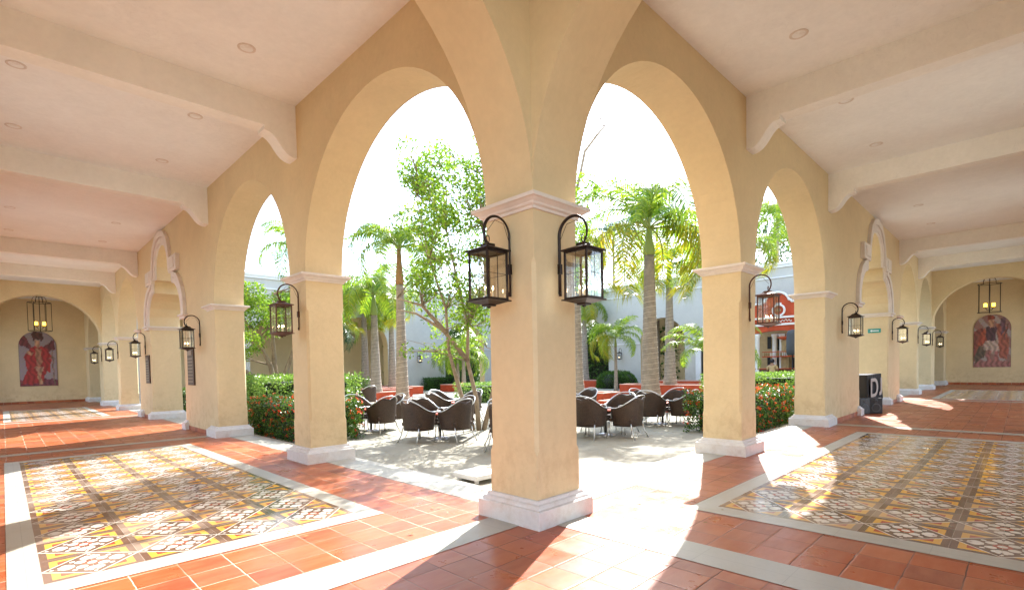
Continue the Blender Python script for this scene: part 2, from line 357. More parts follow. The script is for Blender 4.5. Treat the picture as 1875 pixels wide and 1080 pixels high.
def frame(x0, x1, y0, y1, X0, X1, Y0, Y1): return [(X0, X1, Y0, y0), (X0, X1, y1, Y1), (X0, x0, y0, y1), (x1, X1, y0, y1)]
strips('rug_border', frame(-3.19, -.89, 1.66, 8.56, -3.37, -.69, 1.42, 8.78) + frame(1.67, 8.57, -3.19, -.89, 1.42, 8.78, -3.37, -.69) + frame(-3.19, -.89, 19.4, 26.3, -3.37, -.69, 19.2, 26.5) + frame(20.5, 27.4, -3.19, -.89, 20.3, 27.6, -3.37, -.69))
sheet('tile_rug', -3.19, -.89, 1.66, 8.56, .004, M['rugL']); sheet('tile_rug', 1.67, 8.57, -3.19, -.89, .004, M['rugR'])
sheet('tile_rug', -3.19, -.89, 19.4, 26.3, .004, M['rugL2']); sheet('tile_rug', 20.5, 27.4, -3.19, -.89, .004, M['rugR2'])

# ---------------------------------------------------------------- arcades
CAP = [(-.01, HB), (.018, HB), (.024, HB + .022), (.045, HB + .034), (.052, HB + .05), (.082, HB + .072), (.1025, HB + .08), (.1025, HT - .004), (.094, HT), (-.01, HT + .003)]
PLI = [(-.01, .236), (.018, .234), (.026, .222), (.030, .205), (.05, .196), (.06, .182), (.066, .166), (.088, .162), (.0923, .155), (.0923, -.15)]
def chpost(q, s0, s1, t0, t1, flags, z0=-.15, z1=HT):
    """rectangular post, the flagged corners chamfered between stops"""
    cs = [(s0, t0), (s1, t0), (s1, t1), (s0, t1)]; lv = [(z0, 0), (.62, 0), (.67, .03), (2.33, .03), (2.38, 0), (z1, 0)]; vs = []; fs = []
    for z, c in lv:
        for k in range(4):
            p = cs[k]; a = cs[k - 1]; d = cs[(k + 1) % 4]; cc = c if flags[k] else 0.0; cc = max(cc, .0015 if flags[k] else 0.0)
            da = Vector((a[0] - p[0], a[1] - p[1])).normalized() * cc; dd = Vector((d[0] - p[0], d[1] - p[1])).normalized() * cc
            vs += [(p[0] + da.x, p[1] + da.y, z), (p[0] + dd.x, p[1] + dd.y, z)]
    n = 8
    for j in range(len(lv) - 1):
        for k in range(n):
            if k % 2 == 0 and not flags[k // 2]: continue
            fs.append((j * n + k, j * n + (k + 1) % n, (j + 1) * n + (k + 1) % n, (j + 1) * n + k))
    q.add(vs, fs)
def arcpts(s0, s1, n=40):
    c, r = (s0 + s1) / 2, (s1 - s0) / 2
    return [(c - r * math.cos(math.pi * k / n), HT + r * math.sin(math.pi * k / n)) for k in range(n + 1)]
PORT_IN = [(2.03, 2.911), (2.0, 3.2), (1.88, 3.45), (1.66, 3.66), (1.42, 3.79), (1.15, 3.84), (1.15, 4.18), (.8, 4.18), (.8, 4.32), (.76, 4.56), (.62, 4.8), (.36, 4.99), (0, 5.05)]
PORT_OUT = [(2.45, 2.911), (2.42, 3.3), (2.28, 3.6), (2.06, 3.84), (1.8, 4.0), (1.5, 4.08), (1.48, 4.2), (1.2, 4.3), (1.15, 4.42), (1.07, 4.76), (.86, 5.1), (.5, 5.34), (0, 5.42)]
def portpath(c, P): return [(c - h, z) for h, z in P] + [(c + h, z) for h, z in P[-2::-1]]
def upper(q, segs, bays, t0, t1, top, tmap=None):
    """wall above springing: segs solid [(s0,s1)], bays [(path,t1)]"""
    for s0, s1 in segs:
        q.add([(s0, t0, HT), (s1, t0, HT), (s1, t0, top), (s0, t0, top)], [(0, 1, 2, 3)]); q.add([(s0, t1, HT), (s1, t1, HT), (s1, t1, top), (s0, t1, top)], [(3, 2, 1, 0)])
        q.add([(s0, t0, top), (s1, t0, top), (s1, t1, top), (s0, t1, top)], [(0, 1, 2, 3)])
    for path, tb in bays:
        for (a, za), (c, zc) in zip(path[:-1], path[1:]):
            if abs(a - c) > 1e-6:
                q.add([(a, t0, za), (c, t0, zc), (c, t0, top), (a, t0, top)], [(0, 1, 2, 3)]); q.add([(a, tb, za), (c, tb, zc), (c, tb, top), (a, tb, top)], [(3, 2, 1, 0)])
                q.add([(a, t0, top), (c, t0, top), (c, tb, top), (a, tb, top)], [(0, 1, 2, 3)])
            q.add([(a, t0, za), (c, t0, zc), (c, tb, zc), (a, tb, za)], [(3, 2, 1, 0)])
def arcade(side, root, T, pil, wides, arches, portal_c):
    mp = (lambda s, t, z: (t, s, z)) if side == 'L' else (lambda s, t, z: (s, t, z))
    q = MB(); pa, pb = portal_c - 2.03, portal_c + 2.03
    segs = [(a, a + PW) for a in pil] + wides
    upper(q, [s for s in segs if s[0] > 0], [(arcpts(a, c), PW) for a, c in arches] + [(portpath(portal_c, PORT_IN), PW)], 0, PW, TOP)
    # portal is thicker than the arcade: an extra layer towards the court
    path = portpath(portal_c, PORT_IN)
    q2 = MB(); upper(q2, [(pa - .75, pa), (pb, pb + .75)], [(path, .82)], PW, .82, 5.9); q2.add([(pa - .75, PW, HT), (pa - .75, .82, HT), (pa - .75, .82, 5.9), (pa - .75, PW, 5.9)], [(0, 1, 2, 3)]); q2.add([(pb + .75, PW, HT), (pb + .75, .82, HT), (pb + .75, .82, 5.9), (pb + .75, PW, 5.9)], [(0, 1, 2, 3)])
    q.v += []; o = len(q.v); q.v += q2.v; q.f += [tuple(o + i for i in f) for f in q2.f]; q.mi += q2.mi; q.sm += q2.sm
    q.xf(mp).build('wall', M['wall'], root)
    for a in pil:
        if a == 0: continue
        q = MB(); chpost(q, a, a + PW, 0, PW, (1, 1, 1, 1)); q.xf(mp).build('pillar', M['wall'], root)
        q = MB(); q.ring(a, a + PW, 0, PW, CAP); q.xf(mp).build('capital', M['trim'], root)
        q = MB(); q.ring(a, a + PW, 0, PW, PLI); q.xf(mp).build('plinth', M['plinth'], root)
    for a, c in wides:
        left = c < portal_c                        # which end touches the portal
        q = MB()
        if left: chpost(q, a, c - .75, 0, PW, (1, 0, 0, 1)); chpost(q, c - .75, c, 0, .82, (0, 1, 1, 0))
        else: chpost(q, a + .75, c, 0, PW, (0, 1, 1, 0)); chpost(q, a, a + .75, 0, .82, (1, 0, 0, 1))
        q.xf(mp).build('pier', M['wall'], root)
        ends = [(a, a + .62, PW, 0), (c - .62, c, PW, 1)]
        for k, (e0, e1, tt, right) in enumerate(ends):
            atp = (left and right) or (not left and not right)
            f0, f1 = (e0, e0 + .18) if not right else (e1 - .18, e1)
            g0, g1 = (e0, e0 + .52) if not right else (e1 - .52, e1)
            if atp: g0, g1 = f0, f1
            t1 = .82 if atp else PW
            q = MB(); q.ring(g0, g1, 0, t1, CAP); q.xf(mp).build('capital', M['trim'], root)
            q = MB(); q.ring(g0, g1 if not atp else g1, 0, t1, PLI); q.xf(mp).build('plinth', M['plinth'], root)
        q = MB(); q.box(a + .5, c - .2, -.012, .0, .0, .1); q.xf(mp).build('tile_skirting', M['terra'], root)
    # portal trim
    P, Q = portpath(portal_c, PORT_IN), portpath(portal_c, PORT_OUT)
    q = MB()
    def band(f0, f1, d):
        A = [(p[0] + (r[0] - p[0]) * f0, p[1] + (r[1] - p[1]) * f0) for p, r in zip(P, Q)]; B = [(p[0] + (r[0] - p[0]) * f1, p[1] + (r[1] - p[1]) * f1) for p, r in zip(P, Q)]
        n = len(A)
        vs = [(a[0], -d, a[1]) for a in A] + [(b_[0], -d, b_[1]) for b_ in B] + [(a[0], .01, a[1]) for a in A] + [(b_[0], .01, b_[1]) for b_ in B]
        fs = []
        for i in range(n - 1): fs += [(i, i + 1, n + i + 1, n + i), (i, i + 1, 2 * n + i + 1, 2 * n + i), (n + i, n + i + 1, 3 * n + i + 1, 3 * n + i)]
        fs += [(0, n, 3 * n, 2 * n), (n - 1, 2 * n - 1, 4 * n - 1, 3 * n - 1)]
        q.add(vs, fs)
    band(0.0, 1.0, .035); band(.12, .5, .055); band(.58, 1.03, .085)
    for sg in (-1, 1):
        x0, x1 = sorted((portal_c + sg * 1.12, portal_c + sg * 1.93)); q.box(x0, x1, -.095, .01, 4.09, 4.5)
        x0, x1 = sorted((portal_c + sg * 1.28, portal_c + sg * 1.75)); q.box(x0, x1, -.115, .01, 4.17, 4.42)
        x0, x1 = sorted((portal_c + sg * 2.0, portal_c + sg * 2.56)); q.box(x0, x1, -.11, .01, 2.86, 2.914); x0, x1 = sorted((portal_c + sg * 2.0, portal_c + sg * 2.5)); q.box(x0, x1, -.07, .01, 2.79, 2.86)
    q.xf(mp).build('portal_trim', M['trim'], root, bevel=.008)
arcL = thing('arcade', 'ochre arcade left of the corner pillar, hung with two bronze plaques', 'arcade')
arcR = thing('arcade', 'ochre arcade right of the corner pillar, with a small turquoise sign', 'arcade')
pcL, pcR = 14.1, 14.65
arcade('L', arcL, LT, [0, 4.66, 22.15, 26.8], [(9.33, pcL - 2.03), (pcL + 2.03, 18.1)], [(.6, 4.66), (5.26, 9.33), (18.1, 22.15), (22.75, 26.8)], pcL)
arcade('R', arcR, RT, [0, 4.66, 22.85, 27.5], [(9.33, pcR - 2.03), (pcR + 2.03, 18.8)], [(.6, 4.66), (5.26, 9.33), (18.8, 22.85), (23.45, 27.5)], pcR)
# corner pillar with the springing of both walls
cp = thing('corner_pillar', 'big ochre corner pillar in the middle carrying four arches and two iron lanterns', 'pillar')
q = MB(); chpost(q, 0, PW, 0, PW, (1, 1, 1, 1)); q.box(0, PW, 0, PW, HT, TOP); q.build('pillar_shaft', M['wall'], cp)
q = MB(); q.ring(0, PW, 0, PW, CAP); q.build('capital', M['trim'], cp)
q = MB(); q.ring(0, PW, 0, PW, PLI); q.build('plinth', M['plinth'], cp, bevel=.004)
# transverse arches: over the left walk (plane y 0..0.6), over the right walk (plane x 0..0.6), and at both far ends
def cross(name, label, ax, pos, side_from, side_to, top=HC, post=False):
    r_ = thing(name, label, 'arch'); q = MB(); upper(q, [], [(arcpts(side_from, side_to), PW)], 0, PW, top)
    f = (lambda s, t, z: (s, pos + t, z)) if ax == 'x' else (lambda s, t, z: (pos + t, s, z))
    q.xf(f).build('arch_wall', M['wall'], r_); return r_
cross('cross_arch', 'broad ochre arch crossing the left walk beside the corner pillar', 'x', 0, -Wd, 0)
cross('cross_arch', 'broad ochre arch crossing the right walk beside the corner pillar', 'y', 0, -Wd, 0)
cross('cross_arch', 'far ochre arch ending the left walk before the red cloaked painting', 'x', LT - .6, -Wd, 0)
cross('cross_arch', 'far ochre arch ending the right walk before the brown painting', 'y', RT - .6, -Wd, 0)

# outer walls, roofs
LB, RB = 33.5, 34.0
def outer(name, label, ax, a0, a1, pos, arch=None):
    r_ = thing(name, label, 'wall'); q = MB()
    def put(s0, s1, z0, z1): q.box(s0, s1, -PW, 0, z0, z1)
    if arch:
        cur = a0; sg = []
        for o in arch: sg.append((cur, o[0])); cur = o[1]
        sg.append((cur, a1))
        for o in sg: put(o[0], o[1], -.2, HT)
        upper(q, sg, [(arcpts(*o), 0) for o in arch], -PW, 0, TOP)
    else: put(a0, a1, -.2, TOP)
    f = (lambda s, t, z: (pos + t, s, z)) if ax == 'L' else (lambda s, t, z: (s, pos + t, z))
    q.xf(f).build('wall_face', M['wall'], r_); return r_
outer('outer_wall', 'unseen ochre wall closing the left walk away from the court, arches added for skylight', 'L', .0, LB + .6, -Wd, [(5.26, 9.33), (11.8, 15.86), (18.1, 22.1), (22.75, 26.8), (28.6, 32.6)])  # out of view; the arches in both walk walls are added to admit skylight
outer('outer_wall', 'unseen ochre wall closing the right walk away from the court, arches added for skylight', 'R', .0, RB + .6, -Wd, [(5.26, 9.33), (12.2, 16.26), (18.8, 22.8), (23.45, 27.5), (28.9, 32.9)])
outer('outer_wall', 'unseen ochre wall with one arch added for fill light to the left of where the walks meet', 'L', -Wd - .6, 0, -Wd, [(-3.9, -.1)])  # corner square walls, unseen; each gets an added opening for fill light
outer('outer_wall', 'unseen ochre wall with one arch added for fill light to the right of where the walks meet', 'R', -Wd, 0, -Wd, [(-3.9, -.1)])
ew = thing('end_wall', 'ochre end wall behind the painting of a figure in a red cloak', 'wall')
q = MB(); q.box(-Wd - .6, 6, LB, LB + .6, -.2, TOP); q.build('wall_face', M['wall'], ew); q = MB(); q.box(-Wd, 3, LB - .015, LB, 0, .12); q.build('tile_skirting', M['terra'], ew)
ew = thing('end_wall', 'ochre end wall behind the painting of an armoured figure', 'wall')
q = MB(); q.box(RB, RB + .6, -Wd - .6, 6, -.2, TOP); q.build('wall_face', M['wall'], ew); q = MB(); q.box(RB - .015, RB, -Wd, 3, 0, .12); q.build('tile_skirting', M['terra'], ew)
# arches of the far corners (towards the far wings)
for side in 'LR':
    r_ = thing('corner_arch', 'ochre side arch at the far corner of the %s walk' % ('left' if side == 'L' else 'right'), 'arch')
    T, E = (LT, LB) if side == 'L' else (RT, RB); q = MB(); a0, a1 = T + .6, T + .6 + 4.06; a1 = min(a1, E - .35)
    upper(q, [(T, a0), (a1, E)], [(arcpts(a0, a1), PW)], 0, PW, TOP); q.box(T, a0, 0, PW, -.15, HT); q.box(a1, E, 0, PW, -.15, HT)
    mp = (lambda s, t, z: (t, s, z)) if side == 'L' else (lambda s, t, z: (s, t, z))
    q.xf(mp).build('arch_wall', M['wall'], r_)
    q = MB(); q.ring(a1, E - .01, 0, PW, CAP); q.xf(mp).build('capital', M['trim'], r_)
    q = MB(); q.ring(a1, E - .01, 0, PW, PLI); q.xf(mp).build('plinth', M['plinth'], r_)
q = MB()
for x0, x1, y0, y1 in ((-Wd, 0, .3, LB), (.3, RB, -Wd, 0), (-Wd, .3, -Wd, .3)): q.box(x0, x1, y0, y1, HC, HC + .25)
tag(q.build('ceiling', M['ceil']), kind='structure')
# ceiling beams with scrolled corbels
COR = [(-.0, 5.04), (.47, 5.04), (.47, 4.985), (.445, 4.972), (.40, 4.965), (.35, 4.94), (.30, 4.89), (.25, 4.82), (.2, 4.755), (.15, 4.71), (.1, 4.683), (.05, 4.67), (0, 4.67)]
def beam(side, p, label):
    r_ = thing('ceiling_beam', label, 'beam', group='beams across the walk ceilings'); f = (lambda s, t, z: (t, s, z)) if side == 'L' else (lambda s, t, z: (s, t, z))
    q = MB(); q.box(p, p + .27, -Wd, 0, 5.035, HC + .01); q.xf(f).build('beam_body', M['beam'], r_, bevel=.006)
    for far in (0, 1):
        q = MB(); q.prism([((-d if not far else -Wd + d), z - .002) for d, z in COR], 0, p + .002, p + .268); q.xf(f).build('corbel', M['beam'], r_)
for n, p in enumerate((4.83, 9.54, 17.65, 22.3)): beam('L', p, 'cream ceiling beam over the left walk, the %s of its four' % ('nearest', 'second', 'third', 'farthest')[n])
for n, p in enumerate((4.90, 9.58, 18.6, 23.1)): beam('R', p, 'cream ceiling beam over the right walk, the %s of its four' % ('nearest', 'second', 'third', 'farthest')[n])
# recessed ceiling lights
cl = None
spots = [('L', -1.02, 3.83), ('L', -3.07, 3.83), ('L', -3.07, 6.19), ('L', -1.03, 6.17), ('L', -1.03, 8.5), ('L', -3.07, 8.46), ('L', -1.03, 11), ('L', -3.07, 11), ('L', -1.03, 14), ('L', -3.07, 14), ('L', -1.03, 16.6), ('L', -3.07, 16.6), ('L', -1.03, 19.5), ('L', -3.07, 19.5), ('L', -1.03, 24.5), ('L', -3.07, 24.5)]
spots += [('R', b_, a_) for _, a_, b_ in spots]
ORD = ('first', 'second', 'third', 'fourth', 'fifth', 'sixth', 'seventh', 'eighth')
for k, (sd, x, y) in enumerate(spots):
    row = (k % 16) // 2; lab = 'recessed ceiling light, %s along the %s walk, %s row' % (ORD[row], 'left' if sd == 'L' else 'right', 'court-side' if max(x, y) > 0 and (x if sd == 'L' else y) > -2 else 'outer')
    if cl is None:
        cl = thing('ceiling_light', lab, 'ceiling light', (x, y, HC), 0, 'recessed lights in the walk ceilings')
        q = MB(); q.lathe((0, 0, 0), [(.075, .0), (.078, -.006), (.095, -.008), (.105, -.004), (.105, 0)], 28, cap=False); q.build('trim_ring', M['trim'], cl)
        q = MB(); q.lathe((0, 0, 0), [(.0, -.003), (.076, -.003)], 28, cap=False); q.build('lens', M['ceil'], cl)
    else: dup(cl, (x, y, HC), 0, lab)

# ---------------------------------------------------------------- lanterns
def lantern(label, pointed=False, rust=False):
    """wall at local y=0, lantern hangs on the -y side at 0.28"""
    it = M['rust'] if rust else M['iron']
    r_ = thing('wall_lantern', label, 'lantern', group='wall lanterns of the walks'); cy = -.28; h = .115
    q = MB(); pts = [(0, -.012, 2.08), (0, -.012, 2.3), (0, -.012, 2.6)]
    for k in range(1, 25):
        a = math.pi * 1.32 * k / 24; pts.append((0, -.012 - .155 * (1 - math.cos(a)), 2.6 + .155 * math.sin(a)))
    e = pts[-1]
    for k in range(1, 12): a = k / 11 * 4.4; rr = .034 * (1 - k / 22); pts.append((0, e[1] + .03 - rr * math.cos(a + .6) - .004, e[2] - .012 + rr * math.sin(a + .6)))
    q.tube(pts, .0095 if not rust else .008, 8, flat=1.5)
    q.box(-.018, .018, -.03, 0, 2.26, 2.35); q.tube([(0, -.016, 2.06), (0, -.016, 2.1)], .013, 8)
    q.tube([(0, -.02, 2.56), (.01, -.09, 2.7), (.012, -.2, 2.715), (.0, -.29, 2.6)], .0025, 5)
    q.build('bracket', it, r_)
    q = MB(); q.tube([(.022 * math.cos(a), cy, 2.535 + .035 * math.sin(a)) for a in [2 * math.pi * k / 14 for k in range(14)]], .0045, 6, closed=True); q.build('hanging_ring', it, r_)
    q = MB()
    if pointed: prof = [(h + .03, 2.425), (h + .03, 2.437), (h - .01, 2.45), (.05, 2.485), (.018, 2.515), (.0, 2.53)]
    else: prof = [(h + .028, 2.425), (h + .028, 2.437), (h + .01, 2.442), (.045, 2.475), (.045, 2.495), (.0, 2.502)]
    q.ring(0, 0, cy, cy, prof); q.ring(0, 0, cy, cy, [(h + .028, 2.425), (0, 2.425)]); q.build('roof', it, r_)
    q = MB()
    for sx in (-1, 1):
        for sy in (-1, 1): q.box(sx * h - .008, sx * h + .008, cy + sy * h - .008, cy + sy * h + .008, 2.0, 2.425)
    for z0, z1 in ((2.0, 2.02), (2.405, 2.425)):
        q.box(-h, h, cy - h - .007, cy - h + .007, z0, z1); q.box(-h, h, cy + h - .007, cy + h + .007, z0, z1); q.box(-h - .007, -h + .007, cy - h, cy + h, z0, z1); q.box(h - .007, h + .007, cy - h, cy + h, z0, z1)
    for s_ in (-1, 1):
        q.tube([(-h, cy + s_ * h, 2.225), (h, cy + s_ * h, 2.225)], .0022, 5); q.tube([(s_ * h, cy - h, 2.225), (s_ * h, cy + h, 2.225)], .0022, 5)
        q.tube([(0, cy + s_ * h, 2.02), (0, cy + s_ * h, 2.41)], .0026, 5); q.tube([(s_ * h, cy, 2.02), (s_ * h, cy, 2.41)], .0026, 5)
    q.build('cage', it, r_)
    q = MB()
    if pointed: prof = [(0, 1.93), (.012, 1.94), (.03, 1.955), (.06, 1.965), (h, 1.985), (h + .026, 1.993), (h + .026, 2.003), (0, 2.003)]
    else: prof = [(0, 1.935), (.012, 1.942), (.012, 1.952), (.045, 1.954), (.045, 1.966), (.06, 1.97), (h + .005, 1.992), (h + .026, 1.994), (h + .026, 2.004), (0, 2.004)]
    q.ring(0, 0, cy, cy, prof); q.build('base', it, r_)
    q = MB()
    for s_ in (-1, 1):
        q.add([(-h, cy + s_ * h, 2.01), (h, cy + s_ * h, 2.01), (h, cy + s_ * h, 2.42), (-h, cy + s_ * h, 2.42)], [(0, 1, 2, 3)]); q.add([(s_ * h, cy - h, 2.01), (s_ * h, cy + h, 2.01), (s_ * h, cy + h, 2.42), (s_ * h, cy - h, 2.42)], [(0, 1, 2, 3)])
    q.build('glass', M['glass'], r_, False)
    for k in range(3):
        a = 2 * math.pi * k / 3 + .5; cx_, cy_ = .04 * math.cos(a), cy + .04 * math.sin(a)
        q = MB(); q.lathe((cx_, cy_, 2.004), [(.012, 0), (.014, .004), (.008, .008), (.008, .09)], 8); c_ = q.build('candle', M['candle'], r_)
        q = MB(); q.lathe((cx_, cy_, 2.094), [(.002, 0), (.006, .01), (.006, .016), (.003, .028), (.0005, .036)], 8); q.build('bulb', M['flame'], c_)
    return r_
def place(o, x, y, rz, z=0): o.location = (x, y, z); o.rotation_euler = (0, 0, rz)
GL = 'wall lanterns of the walks'
near = lantern('dark square lantern on the left face of the corner pillar'); place(near, 0, .285, -math.pi / 2)
dup(near, (.34, 0, 0), 0, 'dark square lantern on the right face of the corner pillar')
rl = lantern('rusty brown square lantern on the first pillar left of the corner pillar', False, True); place(rl, 0, 4.93, -math.pi / 2)
dup(rl, (4.98, 0, 0), 0, 'rusty brown square lantern on the first pillar right of the corner pillar')
fl = lantern('peaked dark lantern above the nearer bronze plaque on the left pier', True); place(fl, 0, 10.5, -math.pi / 2)
dup(fl, (10.76, 0, 0), 0, 'peaked dark lantern on the right pier before the black draped table')
dup(fl, (0, 16.9, 0), -math.pi / 2, 'peaked dark lantern beside the farther bronze plaque on the left')
dup(fl, (17.3, 0, 0), 0, 'peaked dark lantern on the pier beyond the black draped table')
dup(fl, (0, 22.4, 0), -math.pi / 2, 'peaked dark lantern on the left pillar past the flowering hedge')
dup(fl, (23.1, 0, 0), 0, 'peaked dark lantern on the right pillar past the flowering hedge')
dup(fl, (0, 27.1, 0), -math.pi / 2, 'peaked dark lantern on the last left pillar by the far arch')
dup(fl, (27.8, 0, 0), 0, 'peaked dark lantern on the last right pillar by the far arch')
dup(near, (PW, 11.0, 0), math.pi / 2, 'dark lantern on the court face of the wide left pier')
dup(near, (11.4, PW, 0), math.pi, 'dark lantern on the court face of the wide right pier')
dup(near, (17.9, LT, -.1), 0, 'dark lantern on the pale far wall behind the left palms', scale=1.0)
dup(near, (28.0, 16.95, -.15), -math.pi / 2, 'dark lantern on the pale far wall behind the clipped round bush')

# ---------------------------------------------------------------- chandeliers, paintings, plaques, sign
def chandelier(x, y, label):
    r_ = thing('candle_chandelier', label, 'chandelier', (x, y, 0), group='cage chandeliers at the ends of the walks'); q = MB(); n = 6; rr = .43
    P = [(rr * math.cos(2 * math.pi * k / n), rr * math.sin(2 * math.pi * k / n)) for k in range(n)]
    for z in (3.6, 4.95): q.tube([(rr * math.cos(2 * math.pi * k / 24), rr * math.sin(2 * math.pi * k / 24), z) for k in range(24)], .014, 6, closed=True)
    for px, py in P:
        q.tube([(px, py, 3.6), (px, py, 4.95)], .012, 6)
        q.tube([(px * .6, py * .6, 4.97), (px * .58, py * .58, 5.12), (px * .45, py * .45, 5.22), (0, 0, 5.28)], .01, 6); q.tube([(px, py, 4.95), (px * .6, py * .6, 4.97)], .01, 6)
    q.tube([(0, 0, 3.55), (0, 0, HC)], .016, 6); q.lathe((0, 0, 5.42), [(.06, 0), (.06, .035)], 12); q.build('cage', M['iron'], r_)
    q = MB()
    for k in range(4): a = math.pi / 4 + k * math.pi / 2; q.tube([(0, 0, 3.72), (.1 * math.cos(a), .1 * math.sin(a), 3.7), (.2 * math.cos(a), .2 * math.sin(a), 3.82)], .01, 6); q.lathe((.2 * math.cos(a), .2 * math.sin(a), 3.82), [(.03, 0), (.075, .015), (.075, .03)], 12)
    q.build('candle_arms', M['iron'], r_)
    for k in range(4):
        a = math.pi / 4 + k * math.pi / 2; q = MB(); q.lathe((.2 * math.cos(a), .2 * math.sin(a), 3.85), [(.055, 0), (.055, .17), (.04, .16)], 12); q.build('candle', M['flame2'], r_)
chandelier(-1.95, 30.2, 'iron cage chandelier with amber candles above the painting in red'); chandelier(30.5, -1.84, 'iron cage chandelier with amber candles above the painting in brown')

def inpoly(P, x, y):
    c = False; j = len(P) - 1
    for i in range(len(P)):
        if (P[i][1] > y) != (P[j][1] > y) and x < (P[j][0] - P[i][0]) * (y - P[i][1]) / (P[j][1] - P[i][1]) + P[i][0]: c = not c
        j = i
    return c
def painting(label, Wp, Hs, Hp, shapes, base, seed, f):
    """arch-topped tile picture; Wp wide, Hs to the spring, Hp total; shapes: [(polygon in 0..1, colour)]"""
    nx, ny = 46, 80; rnd = random.Random(seed); q = MB(); cols = []; r = Wp / 2
    def inside(u, v):
        x = (u - .5) * Wp; z = v * Hp
        return z <= Hs or (x / r) ** 2 + ((z - Hs) / (Hp - Hs)) ** 2 <= 1.0
    idx = {}
    def color(u, v):
        uu = u + .012 * math.sin(v * 31 + seed) + rnd.uniform(-.008, .008); vv = v + .01 * math.sin(u * 27) + rnd.uniform(-.008, .008); c = base(uu, vv)
        for P, k in shapes:
            if inpoly(P, uu, vv):
                t = .5 + .5 * math.sin(uu * 43 + vv * 17 + math.sin(vv * 29) * 2.2); c = tuple(a * (.62 + .7 * t) for a in k)
        return tuple(min(1, a * rnd.uniform(.86, 1.14)) for a in c)
    for j in range(ny + 1):
        for i in range(nx + 1):
            u, v = i / nx, j / ny; z = v * Hp; x = (u - .5) * Wp
            if z > Hs:
                lim = r * math.sqrt(max(0, 1 - ((z - Hs) / (Hp - Hs)) ** 2)); x = max(-lim, min(lim, x))
            q.v.append((x, 0, z)); cols.append((*color(u, v), 1))
    for j in range(ny):
        for i in range(nx): a = j * (nx + 1) + i; q.f.append((a, a + 1, a + nx + 2, a + nx + 1)); q.mi.append(0); q.sm.append(False)
    m = NT('painted_tile_picture'); at = m.n("ShaderNodeVertexColor"); at.layer_name = 'paint'; m.set(at.outputs[0], .35)
    r_ = thing('wall_painting', label, 'painting'); o = q.build('picture', m.m, r_, False)
    ca = o.data.color_attributes.new('paint', 'FLOAT_COLOR', 'POINT'); ca.data.foreach_set('color', [c for k in cols for c in k])
    q = MB(); pts = [(-r, 0), (r, 0)] + [(r * math.cos(math.pi * k / 24), Hs + (Hp - Hs) * math.sin(math.pi * k / 24)) for k in range(25)]
    q.prism([(a * 1.012, b_ * 1.0) for a, b_ in pts], 1, .004, .03); q.build('backing', M['dark'], r_)
    f(r_); return r_
Rd, Pk, Dk, Sk, Br, Gy = (.30, .018, .022), (.36, .10, .07), (.06, .015, .018), (.42, .22, .13), (.12, .05, .04), (.32, .26, .27)
figA = [([(.62, .14), (.98, .12), (1, .0), (.0, .0), (.0, .06), (.2, .1)], (.14, .03, .05)), ([(.02, .76), (.3, .66), (.34, .74), (.1, .95), (.02, .9)], (.12, .02, .03)), ([(.66, .72), (.95, .86), (.97, .68), (.75, .62)], (.10, .018, .025)),
        ([(.3, .7), (.12, .52), (.16, .42), (.2, .3), (.03, .04), (.3, .03), (.62, .06), (.7, .28), (.8, .24), (.86, .55), (.72, .7), (.5, .74)], Rd), ([(.42, .68), (.58, .68), (.6, .42), (.52, .34), (.44, .42)], (.30, .13, .08)), ([(.42, .36), (.6, .36), (.56, .2), (.6, .03), (.5, .03), (.46, .2)], Sk),
        ([(.38, .34), (.66, .34), (.6, .26), (.46, .24)], (.34, .18, .12)), ([(.18, .6), (.36, .56), (.38, .6), (.24, .64)], Sk), ([(.42, .84), (.56, .84), (.56, .74), (.5, .7), (.44, .74)], Sk), ([(.34, .94), (.46, 1.0), (.64, .97), (.66, .86), (.6, .8), (.56, .86), (.44, .86), (.38, .8)], Dk), ([(.86, .66), (.9, .66), (.93, .02), (.89, .02)], (.2, .12, .09)), ([(.76, .52), (.97, .52), (.97, .5), (.76, .5)], (.2, .12, .09))]
baseA = lambda u, v: tuple(a * (1 - .25 * v) for a in (.30, .24, .26)) if v > .12 else (.2, .05, .06)
painting('tall arch-topped painting of a winged figure in a red cloak', 1.47, 2.1, 2.88, figA, baseA, 3, lambda o: place(o, -1.95, LB - .035, 0, .91))
figB = [([(0, 0), (1, 0), (1, .1), (.6, .14), (0, .1)], (.30, .12, .11)), ([(0, .1), (.2, .35), (.3, .5), (.25, .75), (.0, .7)], (.20, .05, .04)), ([(.04, .08), (.3, .2), (.34, .4), (.12, .4), (.02, .2)], (.10, .07, .05)), ([(.36, .5), (.1, .36), (.12, .5), (.3, .78)], (.34, .07, .04)), ([(.62, .8), (.85, .84), (.96, .4), (.9, .14), (.7, .2)], (.32, .09, .06)), ([(.72, .92), (.85, .95), (.86, .7), (.74, .6)], (.12, .06, .08)),
        ([(.32, .76), (.62, .76), (.6, .5), (.36, .5)], (.07, .03, .045)), ([(.3, .5), (.66, .5), (.7, .3), (.56, .24), (.42, .3), (.28, .34)], (.42, .30, .25)), ([(.38, .32), (.47, .32), (.46, .12), (.38, .06), (.36, .14)], (.33, .12, .11)), ([(.56, .3), (.66, .3), (.7, .1), (.66, .04), (.58, .14)], (.33, .12, .11)), ([(.4, .9), (.54, .9), (.54, .79), (.47, .74), (.41, .79)], Sk), ([(.38, .98), (.55, .99), (.57, .9), (.5, .92), (.38, .88)], (.22, .04, .03)), ([(.9, .8), (.95, .82), (.84, .5), (.8, .5)], (.12, .05, .04))]
baseB = lambda u, v: (.34, .28, .26) if (u * 3 + v * 4) % 1.3 < .5 else (.26, .13, .11)
